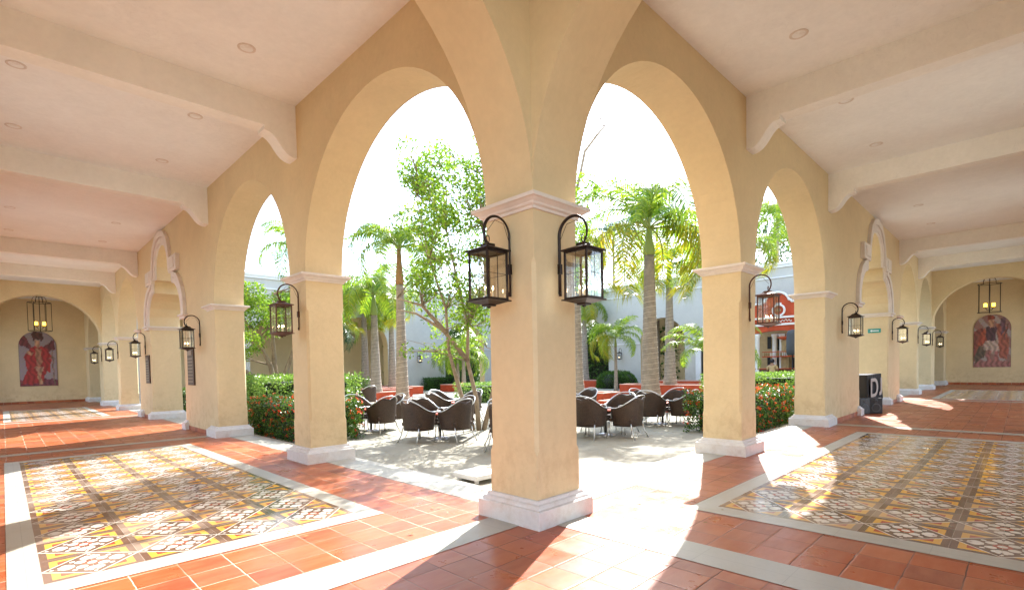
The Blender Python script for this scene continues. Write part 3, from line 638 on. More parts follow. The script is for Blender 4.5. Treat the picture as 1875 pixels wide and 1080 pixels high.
painting('tall arch-topped painting of an armoured figure in brown and red', 1.42, 2.05, 2.78, figB, baseB, 8, lambda o: place(o, RB - .035, -1.83, -math.pi / 2, .93))
def plaque(y, label):
    r_ = thing('bronze_plaque', label, 'plaque', (0, y, 0), group='bronze plaques on the left piers'); q = MB(); q.box(-.035, 0, -.28, .28, 1.13, 2.02); q.build('plate', M['bronze'], r_, bevel=.006)
    q = MB(); q.box(-.05, -.03, -.2, .2, 1.86, 1.97)
    for k in range(8): q.box(-.043, -.03, -.22, .22, 1.2 + k * .08, 1.235 + k * .08)
    q.build('raised_lines', M['bronze2'], r_)
plaque(16.55, 'tall bronze plaque on the pier beyond the ornate left opening'); plaque(11.35, 'tall bronze plaque under the lantern on the nearer left pier')
# plaques hang nearer to the pier ends
# green sign on the far jamb of the right portal
r_ = thing('exit_sign', 'small turquoise sign high on the far jamb of the ornate right opening', 'sign', (pcR + 2.03 - .012, .36, 2.36)); q = MB(); q.box(-.012, .0, -.17, .17, -.065, .065); q.build('sign_board', M['green'], r_)
q = MB(); q.add([(-.0145, .12, 0), (-.0145, .06, .035), (-.0145, .06, .015), (-.0145, -.12, .012), (-.0145, -.12, -.016), (-.0145, .06, -.016), (-.0145, .06, -.035)], [(0, 1, 2, 3, 4, 5, 6)]); q.build('arrow_marking', M['white'], r_, False)
#@@PART2@@
# ---------------------------------------------------------------- far wings of the court
def blockrun(q, y, spans, z0, z1, th=.6):
    for a, c in spans: q.box(a, c, y, y + th, z0, z1)
def wing(name, label, ax, pos, a0, a1, opens, extra=None):
    """court wall in plane pos, openings [(s0,s1)] arched; ax 'x': runs along x"""
    r_ = thing(name, label, 'building'); f = (lambda s, t, z: (s, pos + t, z)) if ax == 'x' else (lambda s, t, z: (pos + t, s, z))
    q = MB(); cur = a0; seg = []
    for o0, o1 in opens: seg.append((cur, o0)); cur = o1
    seg.append((cur, a1))
    for s0, s1 in seg: q.box(s0, s1, 0, PW, -.2, HT)
    upper(q, seg, [(arcpts(*o), PW) for o in opens], 0, PW, TOP); q.xf(f).build('wall_face', M['ext'], r_)
    for s0, s1 in seg:
        q = MB(); q.box(s0 - .03, s1 + .03, -.05, -.002, 2.84, 2.93); q.box(s0 - .06, s1 + .06, -.08, -.002, 2.9, 2.93); q.xf(f).build('impost_moulding', M['extwhite'], r_)
    for o0, o1 in opens:      # ochre reveal lining
        q = MB(); P = [(o0 + .004, -.1)] + [(a + (.004 if a < (o0 + o1) / 2 else -.004), z - .004) for a, z in arcpts(o0, o1)] + [(o1 - .004, -.1)]
        for (a, za), (c, zc) in zip(P[:-1], P[1:]): q.add([(a, .03, za), (c, .03, zc), (c, PW, zc), (a, PW, za)], [(0, 1, 2, 3)])
        q.xf(f).build('arch_reveal', M['wall'], r_, False)
    q = MB(); q.box(a0, a1, -.14, -.002, 6.86, 7.0); q.box(a0, a1, -.08, -.002, 6.72, 6.86); q.box(a0, a1, -.05, -.002, 6.15, 6.22); q.box(a0, a1, -.06, -.002, -.2, .12); q.xf(f).build('cornice', M['extwhite'], r_)
    q = MB(); q.box(a0, a1, PW, 4.6, HC, HC + .2); q.xf(f).build('walk_ceiling', M['ceil'], r_)
    return r_, f
wL, fL = wing('court_wing', 'pale far wing of the court behind the palms on the left, with tall arches', 'x', LT, .6, 28.1, [(1.9, 5.9), (6.6, 10.4), (11.6, 15.5), (20.4, 24.4)])
q = MB(); q.box(.6, 19.6, 4.6, 4.9, -.2, TOP); q.xf(fL).build('walk_back_wall', M['wall'], wL)
wR, fR = wing('court_wing', 'pale far wing behind the right palms, with an arch beside the round bush', 'y', RT, .6, 27.3, [(3.0, 5.0), (12.3, 15.5), (18.1, 22.1)])
q = MB(); q.box(.6, 16.8, 4.6, 4.9, -.2, TOP); q.xf(fR).build('walk_back_wall', M['wall'], wR)
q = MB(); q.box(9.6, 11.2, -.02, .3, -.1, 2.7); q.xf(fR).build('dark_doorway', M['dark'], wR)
q = MB()
for a, c, z0, z1 in ((9.25, 9.6, -.1, 2.7), (11.2, 11.55, -.1, 2.7), (9.1, 11.7, 2.7, 3.1), (9.4, 11.4, 3.1, 3.25), (9.7, 11.1, 3.25, 3.75), (9.95, 10.85, 3.75, 4.05)): q.box(a, c, -.12, -.003, z0, z1)
q.xf(fR).build('carved_door_surround', M['extwhite'], wR, bevel=.02)
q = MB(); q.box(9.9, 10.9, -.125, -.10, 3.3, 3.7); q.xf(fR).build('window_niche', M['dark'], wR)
# grey mountain of the building's gable roof far left
r_ = thing('grey_house', 'low grey house with a dark arched window behind the left trees', 'house', (8, 34.5, 0)); q = MB(); q.box(-5, 3, 0, 5, -.2, 7.6); q.build('wall_face', M['ext'], r_); q = MB(); q.box(-5.2, 3.2, -.2, 5.2, 7.6, 7.8); q.build('roof_slab', M['extwhite'], r_)
r_ = None

# ---------------------------------------------------------------- planters
PG = 'red planters around the palms'
def planter(x0, x1, y0, y1, zt, label):
    t = .16; r_ = thing('planter', label, 'planter', (0, 0, 0), 0, PG); q = MB()
    for a in ((x0, x1, y0, y0 + t), (x0, x1, y1 - t, y1), (x0, x0 + t, y0 + t, y1 - t), (x1 - t, x1, y0 + t, y1 - t)): q.box(*a, -.2, zt - .03)
    q.build('planter_wall', M['red'], r_); q = MB(); e = .02
    for a in ((x0 - e, x1 + e, y0 - e, y0 + t + e), (x0 - e, x1 + e, y1 - t - e, y1 + e), (x0 - e, x0 + t + e, y0 + t + e, y1 - t - e), (x1 - t - e, x1 + e, y0 + t + e, y1 - t - e)): q.box(*a, zt - .03, zt)
    q.build('coping', M['redcap'], r_); q = MB(); q.box(x0 + t, x1 - t, y0 + t, y1 - t, -.2, zt - .07); q.build('earth', M['redcap'], r_)
planter(8.7, 11.3, 18.9, 19.7, .33, 'red planter with a palm behind the nearest left tables')
planter(10.4, 12.3, 19.9, 22.0, .42, 'red planter block right of the thick left palm')
planter(12.2, 15.2, 23.0, 27.0, .36, 'long red planter with two slimmer palms at the far left')
planter(5.3, 8.4, 11.4, 13.0, .20, 'low red planter around the foot of the thick left palm')
planter(17.6, 19.0, 22.9, 24.4, .36, 'small red planter by the orange post on the left')
planter(20.3, 21.9, 7.7, 12.2, .40, 'bright red planter behind the right tables')
planter(26.2, 27.2, 10.4, 14.2, .40, 'shaded red planter against the far right wall')
planter(25.4, 26.8, 17.3, 20.2, .42, 'shaded red planter left of the clipped round bush')
planter(11.8, 13.6, 4.6, 7.6, .18, 'low red planter around the foot of the biggest right palm')
planter(13.4, 14.6, 8.5, 10.2, .34, 'small orange red planter between the right tables and the corner pillar')

# ---------------------------------------------------------------- foliage helpers
def leaves(name, P, size, mat, parent, seed=0, aspect=.45, up=.3, N=None, fold=.25):
    """one small folded leaf (two quads) at every point"""
    rg = np.random.default_rng(seed); n = len(P); P = np.asarray(P, float)
    d = rg.normal(size=(n, 3)); d /= np.linalg.norm(d, axis=1)[:, None]; d[:, 2] -= up; d /= np.linalg.norm(d, axis=1)[:, None]
    s = rg.normal(size=(n, 3)); s -= d * (s * d).sum(1)[:, None]; s /= np.linalg.norm(s, axis=1)[:, None]; u = np.cross(d, s)
    L = size * rg.uniform(.65, 1.3, n)[:, None]; W = L * aspect * .5
    a = P; b_ = P + d * L; m = P + d * L * .5; f = u * W * fold
    V = np.stack([a, m + s * W + f, b_, m - s * W + f], 1).reshape(-1, 3)
    F = np.arange(n * 4).reshape(-1, 4); me = bpy.data.meshes.new(name)
    tri = np.concatenate([F[:, [0, 1, 2]], F[:, [0, 2, 3]]]); me.vertices.add(len(V)); me.vertices.foreach_set('co', V.ravel())
    me.loops.add(tri.size); me.loops.foreach_set('vertex_index', tri.ravel().astype(np.int32)); me.polygons.add(len(tri)); me.polygons.foreach_set('loop_start', np.arange(0, tri.size, 3, dtype=np.int32))
    me.update(calc_edges=True); me.materials.append(mat); o = bpy.data.objects.new(name, me); C.objects.link(o)
    if parent: o.parent = parent
    return o
def blob_points(rg, centers, n):
    pts = []
    k = len(centers); wts = np.array([c[3] ** 2 for c in centers]); wts = wts / wts.sum()
    for c, w_ in zip(centers, wts):
        m = max(4, int(n * w_)); v = rg.normal(size=(m, 3)); v /= np.linalg.norm(v, axis=1)[:, None]; r = rg.uniform(.25, 1, m)[:, None] ** .45 * c[3]; v = v * r; v[:, 2] *= .75
        pts.append(v + np.array(c[:3]))
    return np.concatenate(pts)
def tree(label, base, stems, blobs, nleaf, size, mat, seed, barkr=.05, group=None, name='leafy_tree'):
    """stems: list of point lists (tapered); blobs: leaf clumps (x,y,z,r) relative to base"""
    rg = np.random.default_rng(seed); r_ = thing(name, label, 'tree', base, 0, group); q = MB()
    for st in stems:
        n = len(st); q.tube(st, [max(.006, barkr * (1 - .85 * k / (n - 1))) for k in range(n)], 8)
    # twigs run to the clumps
    ends = [Vector(p) for st in stems for p in st[1:]]
    for c in blobs:
        v = Vector(c[:3]); e = min(ends, key=lambda p: (p - v).length + (0.6 if p.z > v.z else 0))
        mid = (e + v) / 2 + Vector(rg.uniform(-.12, .12, 3)); q.tube([e, mid, v], [barkr * .28, barkr * .16, .004], 5)
        for _ in range(3):
            t = v + Vector(rg.normal(size=3)) * c[3] * .55; q.tube([mid, (mid + t) / 2 + Vector((0, 0, .05)), t], [barkr * .13, .006, .003], 4)
    q.build('trunk', M['bark'], r_)
    leaves('crown', blob_points(rg, blobs, nleaf), size, mat, r_, seed)
    return r_
# young multi-stemmed tree in the left opening
rg = np.random.default_rng(11)
def spread(seed, n, box, r0, r1, keep=lambda p: True):
    g = np.random.default_rng(seed); L = []
    while len(L) < n:
        p = [g.uniform(*box[0]), g.uniform(*box[1]), g.uniform(*box[2])]
        if keep(p): L.append((*p, g.uniform(r0, r1)))
    return L
def g_thin(p): return math.sin(p[0] * 91 + p[1] * 57) > -.1
def near_keep(p):
    # perpendicular-to-view coordinate s (right positive) and height
    s = (p[0] - p[1]) * .707; z = p[2]
    return abs((p[0] + p[1]) * .707) < 1.5 and (-1.9 + .18 * abs(z - 3.3) < s < 2.6) and not (z < 3.2 and s > .7) and not (z > 5.6 and s < -1.6) and z < 7.0 - .22 * abs(s + .5) and (z > 3.4 or g_thin(p))
B1 = spread(5, 125, ((-2.6, 2.6), (-2.6, 2.6), (1.9, 7.0)), .2, .46, near_keep)
st1 = [[(0, 0, 0), (-.05, .02, .8), (-.22, .12, 1.7), (-.2, .1, 2.6), (-.38, .27, 3.7), (-.5, .45, 4.8), (-.6, .5, 6.4)],
       [(-.1, .1, 0), (-.3, .35, 1.0), (-.5, .5, 2.0), (-.55, .5, 3.0), (-.8, .8, 4.2), (-1.0, 1.0, 5.8)],
       [(.12, -.05, 0), (.3, -.2, .9), (.42, -.4, 1.9), (.5, -.5, 3.1), (.8, -.8, 4.4), (1.0, -1.1, 5.8)],
       [(-.2, .1, 1.7), (-.6, .6, 2.5), (-1.0, 1.1, 2.9), (-1.3, 1.4, 3.0)], [(-.55, .5, 2.4), (-.9, 1.0, 3.1), (-1.3, 1.5, 3.3)], [(-.2, .1, 2.6), (.15, -.2, 3.6), (.2, -.1, 5.0), (.1, 0, 6.3)]]
B1 += spread(6, 62, ((-1.6, 1.2), (-1.2, 1.6), (3.0, 6.7)), .24, .46, lambda p: -1.5 < (p[0] - p[1]) * .707 < .35 and p[2] < 6.9 - .3 * abs((p[0] - p[1]) * .707 + .2) and abs(p[0] + p[1]) < 1.9)
tree('young many-stemmed tree with bright leaves just left of the corner pillar', (5.0, 6.4, GZ), st1, B1, 21000, .10, M['leaf'], 5, .062)
r_ = thing('bare_tree', 'bare leafless branch rising right of the corner pillar', 'tree', (8.85, 5.9, GZ)); q = MB()
q.tube([(-.95, .85, 0), (-.75, .65, 3), (-.4, .35, 5.5), (-.12, .1, 7.0), (.0, 0, 7.7), (.25, -.25, 8.15), (.42, -.4, 8.4), (.33, -.3, 8.75)], [.09, .07, .055, .045, .04, .035, .025, .01], 7)
for p in ([(.42, -.4, 8.4), (.6, -.6, 8.45), (.85, -.85, 8.42)], [(.42, -.4, 8.4), (.25, -.2, 8.5), (.05, .0, 8.45)], [(-.1, .1, 7.0), (.15, -.1, 7.4), (.3, -.25, 7.9)], [(.38, -.32, 8.6), (.15, -.1, 8.9)], [(-.1, .1, 7.0), (.3, -.3, 7.1)]): q.tube(p, [.018, .01, .004][:len(p)], 5)
q.build('trunk', M['bark'], r_)
# tree seen through the second left arch
B2 = spread(9, 40, ((-2.6, 2.6), (-2.2, 2.2), (2.2, 5.0)), .3, .6, lambda p: (p[0] / 2.7) ** 2 + (p[1] / 2.4) ** 2 < 1)
st2 = [[(0, 0, 0), (.05, 0, .9), (-.1, .1, 1.8), (-.5, .3, 2.8), (-1.0, .5, 3.8)], [(.1, 0, 0), (.3, -.1, 1.2), (.7, -.2, 2.4), (1.2, -.4, 3.8)], [(.0, 0, .3), (-.5, -.1, 1.2), (-1.3, -.2, 1.7), (-2, -.3, 2.2)], [(.1, .1, .2), (.1, .2, 1.6), (.1, .3, 3), (.2, .3, 4.6)]]
tree('gnarled green tree seen through the second left arch behind the light hedge', (4.2, 17.4, GZ), st2, B2, 15000, .12, M['leaf'], 9, .16)
# bigger trees beyond the roofs and in the gap of the far corner
def bigtree(label, base, h, r, mat, seed, n=3500, size=.3):
    B = spread(seed, 34, ((-r, r), (-r, r), (h * .45, h)), r * .2, r * .38, lambda p: (p[0] / r) ** 2 + (p[1] / r) ** 2 + ((p[2] - h * .72) / (h * .3)) ** 2 < 1)
    tree(label, base, [[(0, 0, 0), (.1, 0, h * .3), (-.2, .2, h * .6), (.1, 0, h * .85)], [(0, 0, h * .3), (r * .4, .2, h * .55), (r * .7, .3, h * .7)], [(0, 0, h * .35), (-r * .4, -.3, h * .6), (-r * .7, -.2, h * .75)]], B, n, size, mat, seed, .22, 'trees beyond the court')
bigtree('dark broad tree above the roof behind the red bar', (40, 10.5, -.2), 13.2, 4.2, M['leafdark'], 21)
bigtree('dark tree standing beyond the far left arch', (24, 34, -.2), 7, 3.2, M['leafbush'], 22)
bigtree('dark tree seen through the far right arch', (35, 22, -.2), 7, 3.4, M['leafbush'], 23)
bigtree('olive green tree rising behind the left far wing', (15, 38, -.2), 9.2, 3.4, M['leaf'], 24)
bigtree('dark tree standing in the gap behind the black draped table', (24.2, 2.9, GZ), 4.6, 1.1, M['leafbush'], 25, 3000, .16)

# ---------------------------------------------------------------- palms
def frond_mesh(nm, L, droop, mat, seed, npair=46, ll=.62, stiff=.35):
    g = random.Random(seed); q = MB(); pts = []; x = z = 0.0; ang = R(62); n = 16
    for k in range(n + 1): pts.append(Vector((x, 0, z))); ang -= droop / n * (1 + k / n); x += L / n * math.cos(ang); z += L / n * math.sin(ang)
    q.tube(pts, [.028 * (1 - k / (n + 3)) for k in range(n + 1)], 5, mi=0)
    for i in range(npair):
        f = .14 + .86 * i / npair; t = f * n; k = min(n - 1, int(t)); p = pts[k].lerp(pts[k + 1], t - k); d = (pts[k + 1] - pts[k]).normalized(); upv = Vector((-d.z, 0, d.x))
        l = ll * (math.sin(math.pi * min(1, f * .92 + .06)) ** .55) * g.uniform(.8, 1.1)
        for s_ in (-1, 1):
            o = (Vector((0, s_, 0)) * .82 + d * g.uniform(.45, .7) + upv * g.uniform(-.1, .4)).normalized(); w_ = .020 * g.uniform(.8, 1.2)
            a = p; b_ = p + o * l * .5 + Vector((0, 0, -.04 * l)); c = p + o * l * .9 + Vector((0, 0, -stiff * l * g.uniform(.6, 1.6))); side = d * w_
            q.add([a - side * .6, a + side * .6, b_ + side, b_ - side, c], [(0, 1, 2, 3), (3, 2, 4)], 1)
    me_o = q.build(nm, [M['stem'], mat], None, False); me = me_o.data; bpy.data.objects.remove(me_o); return me
FM = [frond_mesh('frond', 2.7, R(88), M['palmleaf'], 1, 64, .7, .45), frond_mesh('frond', 2.9, R(118), M['palmleaf'], 2, 64, .75, .6), frond_mesh('frond', 2.9, R(135), M['palmyellow'], 3, 64, .75, .8), frond_mesh('frond', 2.3, R(60), M['palmleaf'], 4, 50, .6, .3), frond_mesh('frond', 2.7, R(105), M['palmdark'], 5, 54, .7, .5)]
def palm(label, x, y, z0, H, rb, n, seed, kinds=(0, 1, 1, 2), scale=1.0, group='royal palms in the court', lights=True, shaft=1.0, lean=(0, 0)):
    g = random.Random(seed); r_ = thing('palm_tree', label, 'palm', (x, y, z0), 0, group); q = MB(); N = 18; P = []; rr = []
    for k in range(N + 1):
        f = k / N; P.append((lean[0] * f * f, lean[1] * f * f, f * H)); bulge = .52 + .48 * (1 - f) ** 1.2 + (.22 * math.exp(-(f / .07) ** 2)); rr.append(rb * bulge * .8)
    q.tube(P, rr, 16); q.build('trunk', M['palmbark'], r_)
    tx, ty = lean; q = MB(); q.tube([(tx, ty, H - .02), (tx, ty, H + .12), (tx, ty, H + shaft * .5), (tx, ty, H + shaft)], [rr[-1] * 1.12, rr[-1] * 1.2, rr[-1] * .8, rr[-1] * .5], 12); q.build('crownshaft', M['shaft'] if seed % 2 else M['stem'], r_)
    for k in range(n):
        m = FM[kinds[k % len(kinds)]]; o = bpy.data.objects.new('frond', m); C.objects.link(o); o.parent = r_; o.location = (tx, ty, H + shaft * g.uniform(.86, 1.0))
        low = kinds[k % len(kinds)] == 2
        o.rotation_euler = (g.uniform(-.3, .3), R(-38 + 78 * (k + .5) / n + g.uniform(-9, 9)) if not low else R(g.uniform(18, 48)), k * 2.399 + g.uniform(-.3, .3)); s_ = scale * g.uniform(.82, 1.12); o.scale = (s_,) * 3
    if lights:
        q = MB(); T = []
        turns = int(H * .8 / .17)
        for k in range(turns * 14): f = k / (turns * 14) * .8; a = k / 14 * 2 * math.pi; rad = np.interp(f, [i / N for i in range(N + 1)], rr) + .008; T.append((lean[0] * f * f + rad * math.cos(a), lean[1] * f * f + rad * math.sin(a), f * H))
        q.tube(T, .0035, 4); q.build('light_string', M['steel'], r_)
    return r_
palm('thick ringed palm standing nearest behind the left tables', 6.55, 12.1, .15, 4.2, .30, 19, 1, (0, 1, 3, 1), .86, shaft=1.3)
palm('palm in the front red planter left of the thick left palm', 9.75, 19.3, .2, 3.9, .36, 16, 2, (1, 2, 1, 0), 1.05)
palm('slim palm leftmost of the left palms, in the far planter', 12.9, 25.9, .3, 4.7, .34, 18, 4, (1, 2, 0, 1), 1.2)
palm('slim palm hidden behind the thick left palm', 13.6, 23.9, .3, 4.3, .33, 13, 6, (1, 2, 1), 1.0)
palm('biggest ringed palm behind the right tables', 12.4, 5.9, .12, 5.0, .40, 19, 8, (0, 1, 2, 3, 1, 2), 1.28, shaft=.9)
palm('second palm in the bright red planter on the right', 20.9, 9.6, .3, 5.0, .38, 15, 10, (1, 2, 1, 0), 1.0)
palm('palm by the far right arch left of the round bush', 26.3, 18.9, .3, 4.4, .36, 16, 12, (1, 0, 1, 2), .95)
palm('palm partly hidden by the right edge of the corner pillar', 12.9, 9.35, .2, 5.2, .30, 13, 14, (1, 2, 2), .9)
palm('small low palm with yellowing fronds between the two big right palms', 21.5, 13.2, GZ, 2.6, .16, 16, 16, (0, 1, 3, 0, 2), .8, 'small palms in the court', False, .5)
palm('low palm with fronds reaching in beside the first right pillar', 14.8, 5.0, GZ, 1.5, .16, 14, 18, (3, 0, 0), .80, 'small palms in the court', False, .4)
palm('small palm with bright fronds in front of the far left arch', 16.3, 20.4, GZ, 2.1, .2, 13, 20, (0, 1, 3), .8, 'small palms in the court', False, .4)
palm('small palm low in the far left court before the arch', 19.3, 24.6, GZ, 1.9, .2, 12, 22, (1, 1, 0), .9, 'small palms in the court', False, .4)
palm('palm top seen over the light hedge through the second left arch', 6.0, 18.9, GZ, 6.3, .2, 13, 24, (1, 0, 4), .85, 'small palms in the court', False, .4)
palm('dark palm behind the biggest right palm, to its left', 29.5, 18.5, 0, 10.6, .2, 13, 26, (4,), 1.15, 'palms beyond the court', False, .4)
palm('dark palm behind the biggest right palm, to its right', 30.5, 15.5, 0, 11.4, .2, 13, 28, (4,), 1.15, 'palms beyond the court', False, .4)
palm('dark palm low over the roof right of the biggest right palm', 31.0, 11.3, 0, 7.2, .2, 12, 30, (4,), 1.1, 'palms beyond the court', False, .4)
palm('palm with a bare stem behind the lantern of the first right pillar', 19.4, 5.45, GZ, 6.0, .2, 12, 32, (2, 1), .8, 'small palms in the court', False, .4)
palm('green palm above the roof behind the red bar', 34.0, 8.6, 0, 10.6, .2, 14, 34, (1, 0), 1.1, 'palms beyond the court', False, .4)
palm('dark palm at the left edge of the first left opening', 9.2, 23.6, GZ, 3.4, .2, 12, 36, (4, 1), .95, 'small palms in the court', False, .4)

# ---------------------------------------------------------------- hedges
def hedge(name, label, x0, x1, y0, y1, z1, n, size, mat, seed, flowers=0, rnd_=.12, group=None):
    rg = np.random.default_rng(seed); r_ = thing(name, label, 'hedge' if 'hedge' in name else 'bush', ((x0 + x1) / 2, (y0 + y1) / 2, GZ), 0, group); w_, d_, h = (x1 - x0) / 2, (y1 - y0) / 2, z1 - GZ
    P = rg.uniform(-1, 1, (n * 2, 3)); face = rg.integers(0, 5, n * 2)
    for k in range(2):
        P[face == k, 0] = (1, -1)[k]; P[face == k + 2, 1] = (1, -1)[k]
    P[face == 4, 2] = 1
    P *= rg.uniform(.84, 1.0, (n * 2, 1)); P = P[:n]
    lump = 1 + .05 * np.sin(P[:, 0] * 7 + seed) * np.sin(P[:, 1] * 9) + rg.normal(0, .015, n)
    P = np.stack([P[:, 0] * w_ * lump, P[:, 1] * d_ * lump, (P[:, 2] * .5 + .5) * h * lump], 1); leaves('foliage', P, size, mat, r_, seed, .5, 0)
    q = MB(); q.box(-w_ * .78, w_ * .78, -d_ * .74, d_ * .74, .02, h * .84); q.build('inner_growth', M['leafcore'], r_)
    if flowers:
        F = []; k = rg.integers(0, len(P), flowers); c = P[k] * np.array([1.03, 1.03, 1.03])
        for p in c: F.append(p + rg.normal(0, .018, (11, 3)))
        leaves('flower_clusters', np.concatenate(F), .034, M['flower'], r_, seed + 1, .8, 0)
    return r_
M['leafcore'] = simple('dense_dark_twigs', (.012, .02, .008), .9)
HG = 'flowering hedges along the arcade'
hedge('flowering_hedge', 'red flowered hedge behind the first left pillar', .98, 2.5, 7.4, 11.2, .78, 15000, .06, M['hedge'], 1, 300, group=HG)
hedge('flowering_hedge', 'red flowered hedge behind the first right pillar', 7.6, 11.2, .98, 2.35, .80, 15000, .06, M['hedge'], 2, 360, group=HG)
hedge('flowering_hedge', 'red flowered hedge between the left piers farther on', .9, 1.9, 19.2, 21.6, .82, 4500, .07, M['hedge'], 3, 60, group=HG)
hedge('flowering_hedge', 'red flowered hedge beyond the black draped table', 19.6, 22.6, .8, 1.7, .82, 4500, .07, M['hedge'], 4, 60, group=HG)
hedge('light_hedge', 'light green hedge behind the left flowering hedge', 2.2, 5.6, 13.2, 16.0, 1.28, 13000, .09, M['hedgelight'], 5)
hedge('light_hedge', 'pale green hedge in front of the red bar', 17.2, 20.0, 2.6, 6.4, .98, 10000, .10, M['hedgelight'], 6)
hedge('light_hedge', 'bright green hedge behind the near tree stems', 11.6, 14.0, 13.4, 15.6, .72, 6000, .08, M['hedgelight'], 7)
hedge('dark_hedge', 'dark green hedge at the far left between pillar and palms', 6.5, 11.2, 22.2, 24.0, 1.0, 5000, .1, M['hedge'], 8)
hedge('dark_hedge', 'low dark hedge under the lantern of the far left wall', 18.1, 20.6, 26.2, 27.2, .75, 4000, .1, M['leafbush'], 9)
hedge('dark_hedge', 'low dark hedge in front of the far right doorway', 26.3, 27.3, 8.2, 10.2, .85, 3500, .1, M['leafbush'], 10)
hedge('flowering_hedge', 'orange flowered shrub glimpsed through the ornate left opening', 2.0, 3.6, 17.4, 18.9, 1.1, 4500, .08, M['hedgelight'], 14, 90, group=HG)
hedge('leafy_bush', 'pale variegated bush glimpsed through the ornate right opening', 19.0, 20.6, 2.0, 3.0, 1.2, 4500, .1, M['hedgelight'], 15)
def roundbush(label, x, y, rx, ry, h, n, mat, seed):
    rg = np.random.default_rng(seed); r_ = thing('round_bush', label, 'bush', (x, y, GZ)); v = rg.normal(size=(n, 3)); v /= np.linalg.norm(v, axis=1)[:, None]; v[:, 2] = np.abs(v[:, 2]) * 1.0; r = rg.uniform(.88, 1.0, (n, 1)); sgn = np.sign(v); v = sgn * np.abs(v) ** .7
    v = v * r * (1 + .03 * np.sin(v[:, :1] * 9)); v *= np.array([rx, ry, h]) * .86; leaves('foliage', v, .09, mat, r_, seed, .5, 0)
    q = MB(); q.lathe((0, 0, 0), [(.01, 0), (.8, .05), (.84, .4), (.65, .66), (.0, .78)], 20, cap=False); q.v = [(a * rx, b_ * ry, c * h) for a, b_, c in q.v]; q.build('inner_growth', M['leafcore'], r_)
hedge('tall_bush', 'tall dark bush glimpsed through the far right arch', 32.5, 35, 15, 27, 4.2, 9000, .28, M['leafbush'], 41)
hedge('tall_bush', 'tall dark bush glimpsed through the far left arch', 18, 29, 32, 34.5, 4.2, 9000, .28, M['leafbush'], 42)
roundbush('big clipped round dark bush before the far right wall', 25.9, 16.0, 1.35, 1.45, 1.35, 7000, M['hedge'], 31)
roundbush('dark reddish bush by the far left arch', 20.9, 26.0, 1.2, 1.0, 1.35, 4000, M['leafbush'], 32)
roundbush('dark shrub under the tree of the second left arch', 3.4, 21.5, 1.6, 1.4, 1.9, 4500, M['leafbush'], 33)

# ---------------------------------------------------------------- chairs and tables
def make_chair():
    r_ = thing('wicker_armchair', 'x', 'chair', (0, 0, 0), 0, 'wicker armchairs around the round tables')
    # faces +y; back at -y
    n = 28; q = MB(); V = []; uv = []
    def plan(t, f):                                    # t -1..1 round the back, f height 0..1
        a = t * R(122); ex = .27 + .045 * f; ey = .27 + .05 * f
        return (ex * (abs(math.sin(a)) ** .8) * (1 if a > 0 else -1), -ey * math.copysign(abs(math.cos(a)) ** .8, math.cos(a)) + .01)
    def top(t): return .60 + .235 * max(0, math.cos(t * math.pi * .62)) ** 1.25 - (.05 * math.exp(-(t / .1) ** 2))
    rows = 8; 
    for lay in (0, 1):
        for j in range(rows + 1):
            for i in range(n + 1):
                t = -1 + 2 * i / n; f = j / rows; x, y = plan(t, f); k = 1 - .075 * lay; z = .245 + (top(t) - .245) * f + (.02 * math.cos(t * 9) * (1 - f) if 0 else 0); V.append((x * k, y * k, z))
    m = (rows + 1) * (n + 1); F = []
    for lay in (0, 1):
        for j in range(rows):
            for i in range(n): a = lay * m + j * (n + 1) + i; F.append((a, a + 1, a + n + 2, a + n + 1))
    for i in range(n):
        a = rows * (n + 1) + i; F.append((a, a + 1, m + a + 1, m + a)); F.append((i, i + 1, m + i + 1, m + i))
    for e in (0, n):
        for j in range(rows): a = j * (n + 1) + e; F.append((a, a + n + 1, m + a + n + 1, m + a))
    q.add(V, F, 0, True); q.uv = None; o = q.build('woven_shell', M['wicker'], r_)
    ul = o.data.uv_layers.new(); me = o.data
    for l in me.loops: v = me.vertices[l.vertex_index].co; ul.data[l.index].uv = (math.atan2(v.x, -v.y) * .3, v.z)
    q = MB(); q.box(-.245, .245, -.22, .27, .33, .40); o = q.build('seat', M['wicker'], r_, bevel=.02); 
    ul = o.data.uv_layers.new(); me = o.data
    for l in me.loops: v = me.vertices[l.vertex_index].co; ul.data[l.index].uv = (v.x, v.y)
    q = MB(); P = []
    for i in range(n + 1):
        t = -1 + 2 * i / n; x, y = plan(t, 1.02); P.append((x, y, .60 + .255 * max(0, math.cos(t * math.pi * .62)) ** 1.25 + .006))
    for s_, e in ((-1, P[0]), (1, P[-1])):
        ext = [(e[0], e[1] + .03, .615), (e[0] * .995, e[1] + .11, .61), (e[0] * .985, e[1] + .145, .585), (e[0] * .98, e[1] + .15, .54), (e[0] * .98, e[1] + .14, .3)]
        P = list(reversed(ext)) + P if s_ < 0 else P + ext
    q.tube(P, .0115, 7); q.build('arm_tube', M['chrome'], r_)
    for sx in (-1, 1):
        q = MB(); q.tube([(sx * .265, .27, .32), (sx * .27, .275, .15), (sx * .285, .29, .0)], .0125, 7); q.build('leg', M['chrome'], r_)
        q = MB(); q.tube([(sx * .225, -.2, .3), (sx * .235, -.23, .15), (sx * .27, -.30, .0)], .0125, 7); q.build('leg', M['chrome'], r_)
    return r_
CH = make_chair(); used = [False]; CH.scale = (1.1, 1.1, 1.05)
def chair(x, y, rz, label):
    if not used[0]: used[0] = True; CH.location = (x, y, GZ); CH.rotation_euler = (0, 0, rz); CH['label'] = label
    else: dup(CH, (x, y, GZ), rz, label)
TB = thing('round_table', 'x', 'table', (0, 0, 0), 0, 'small round tables with orange red tops')
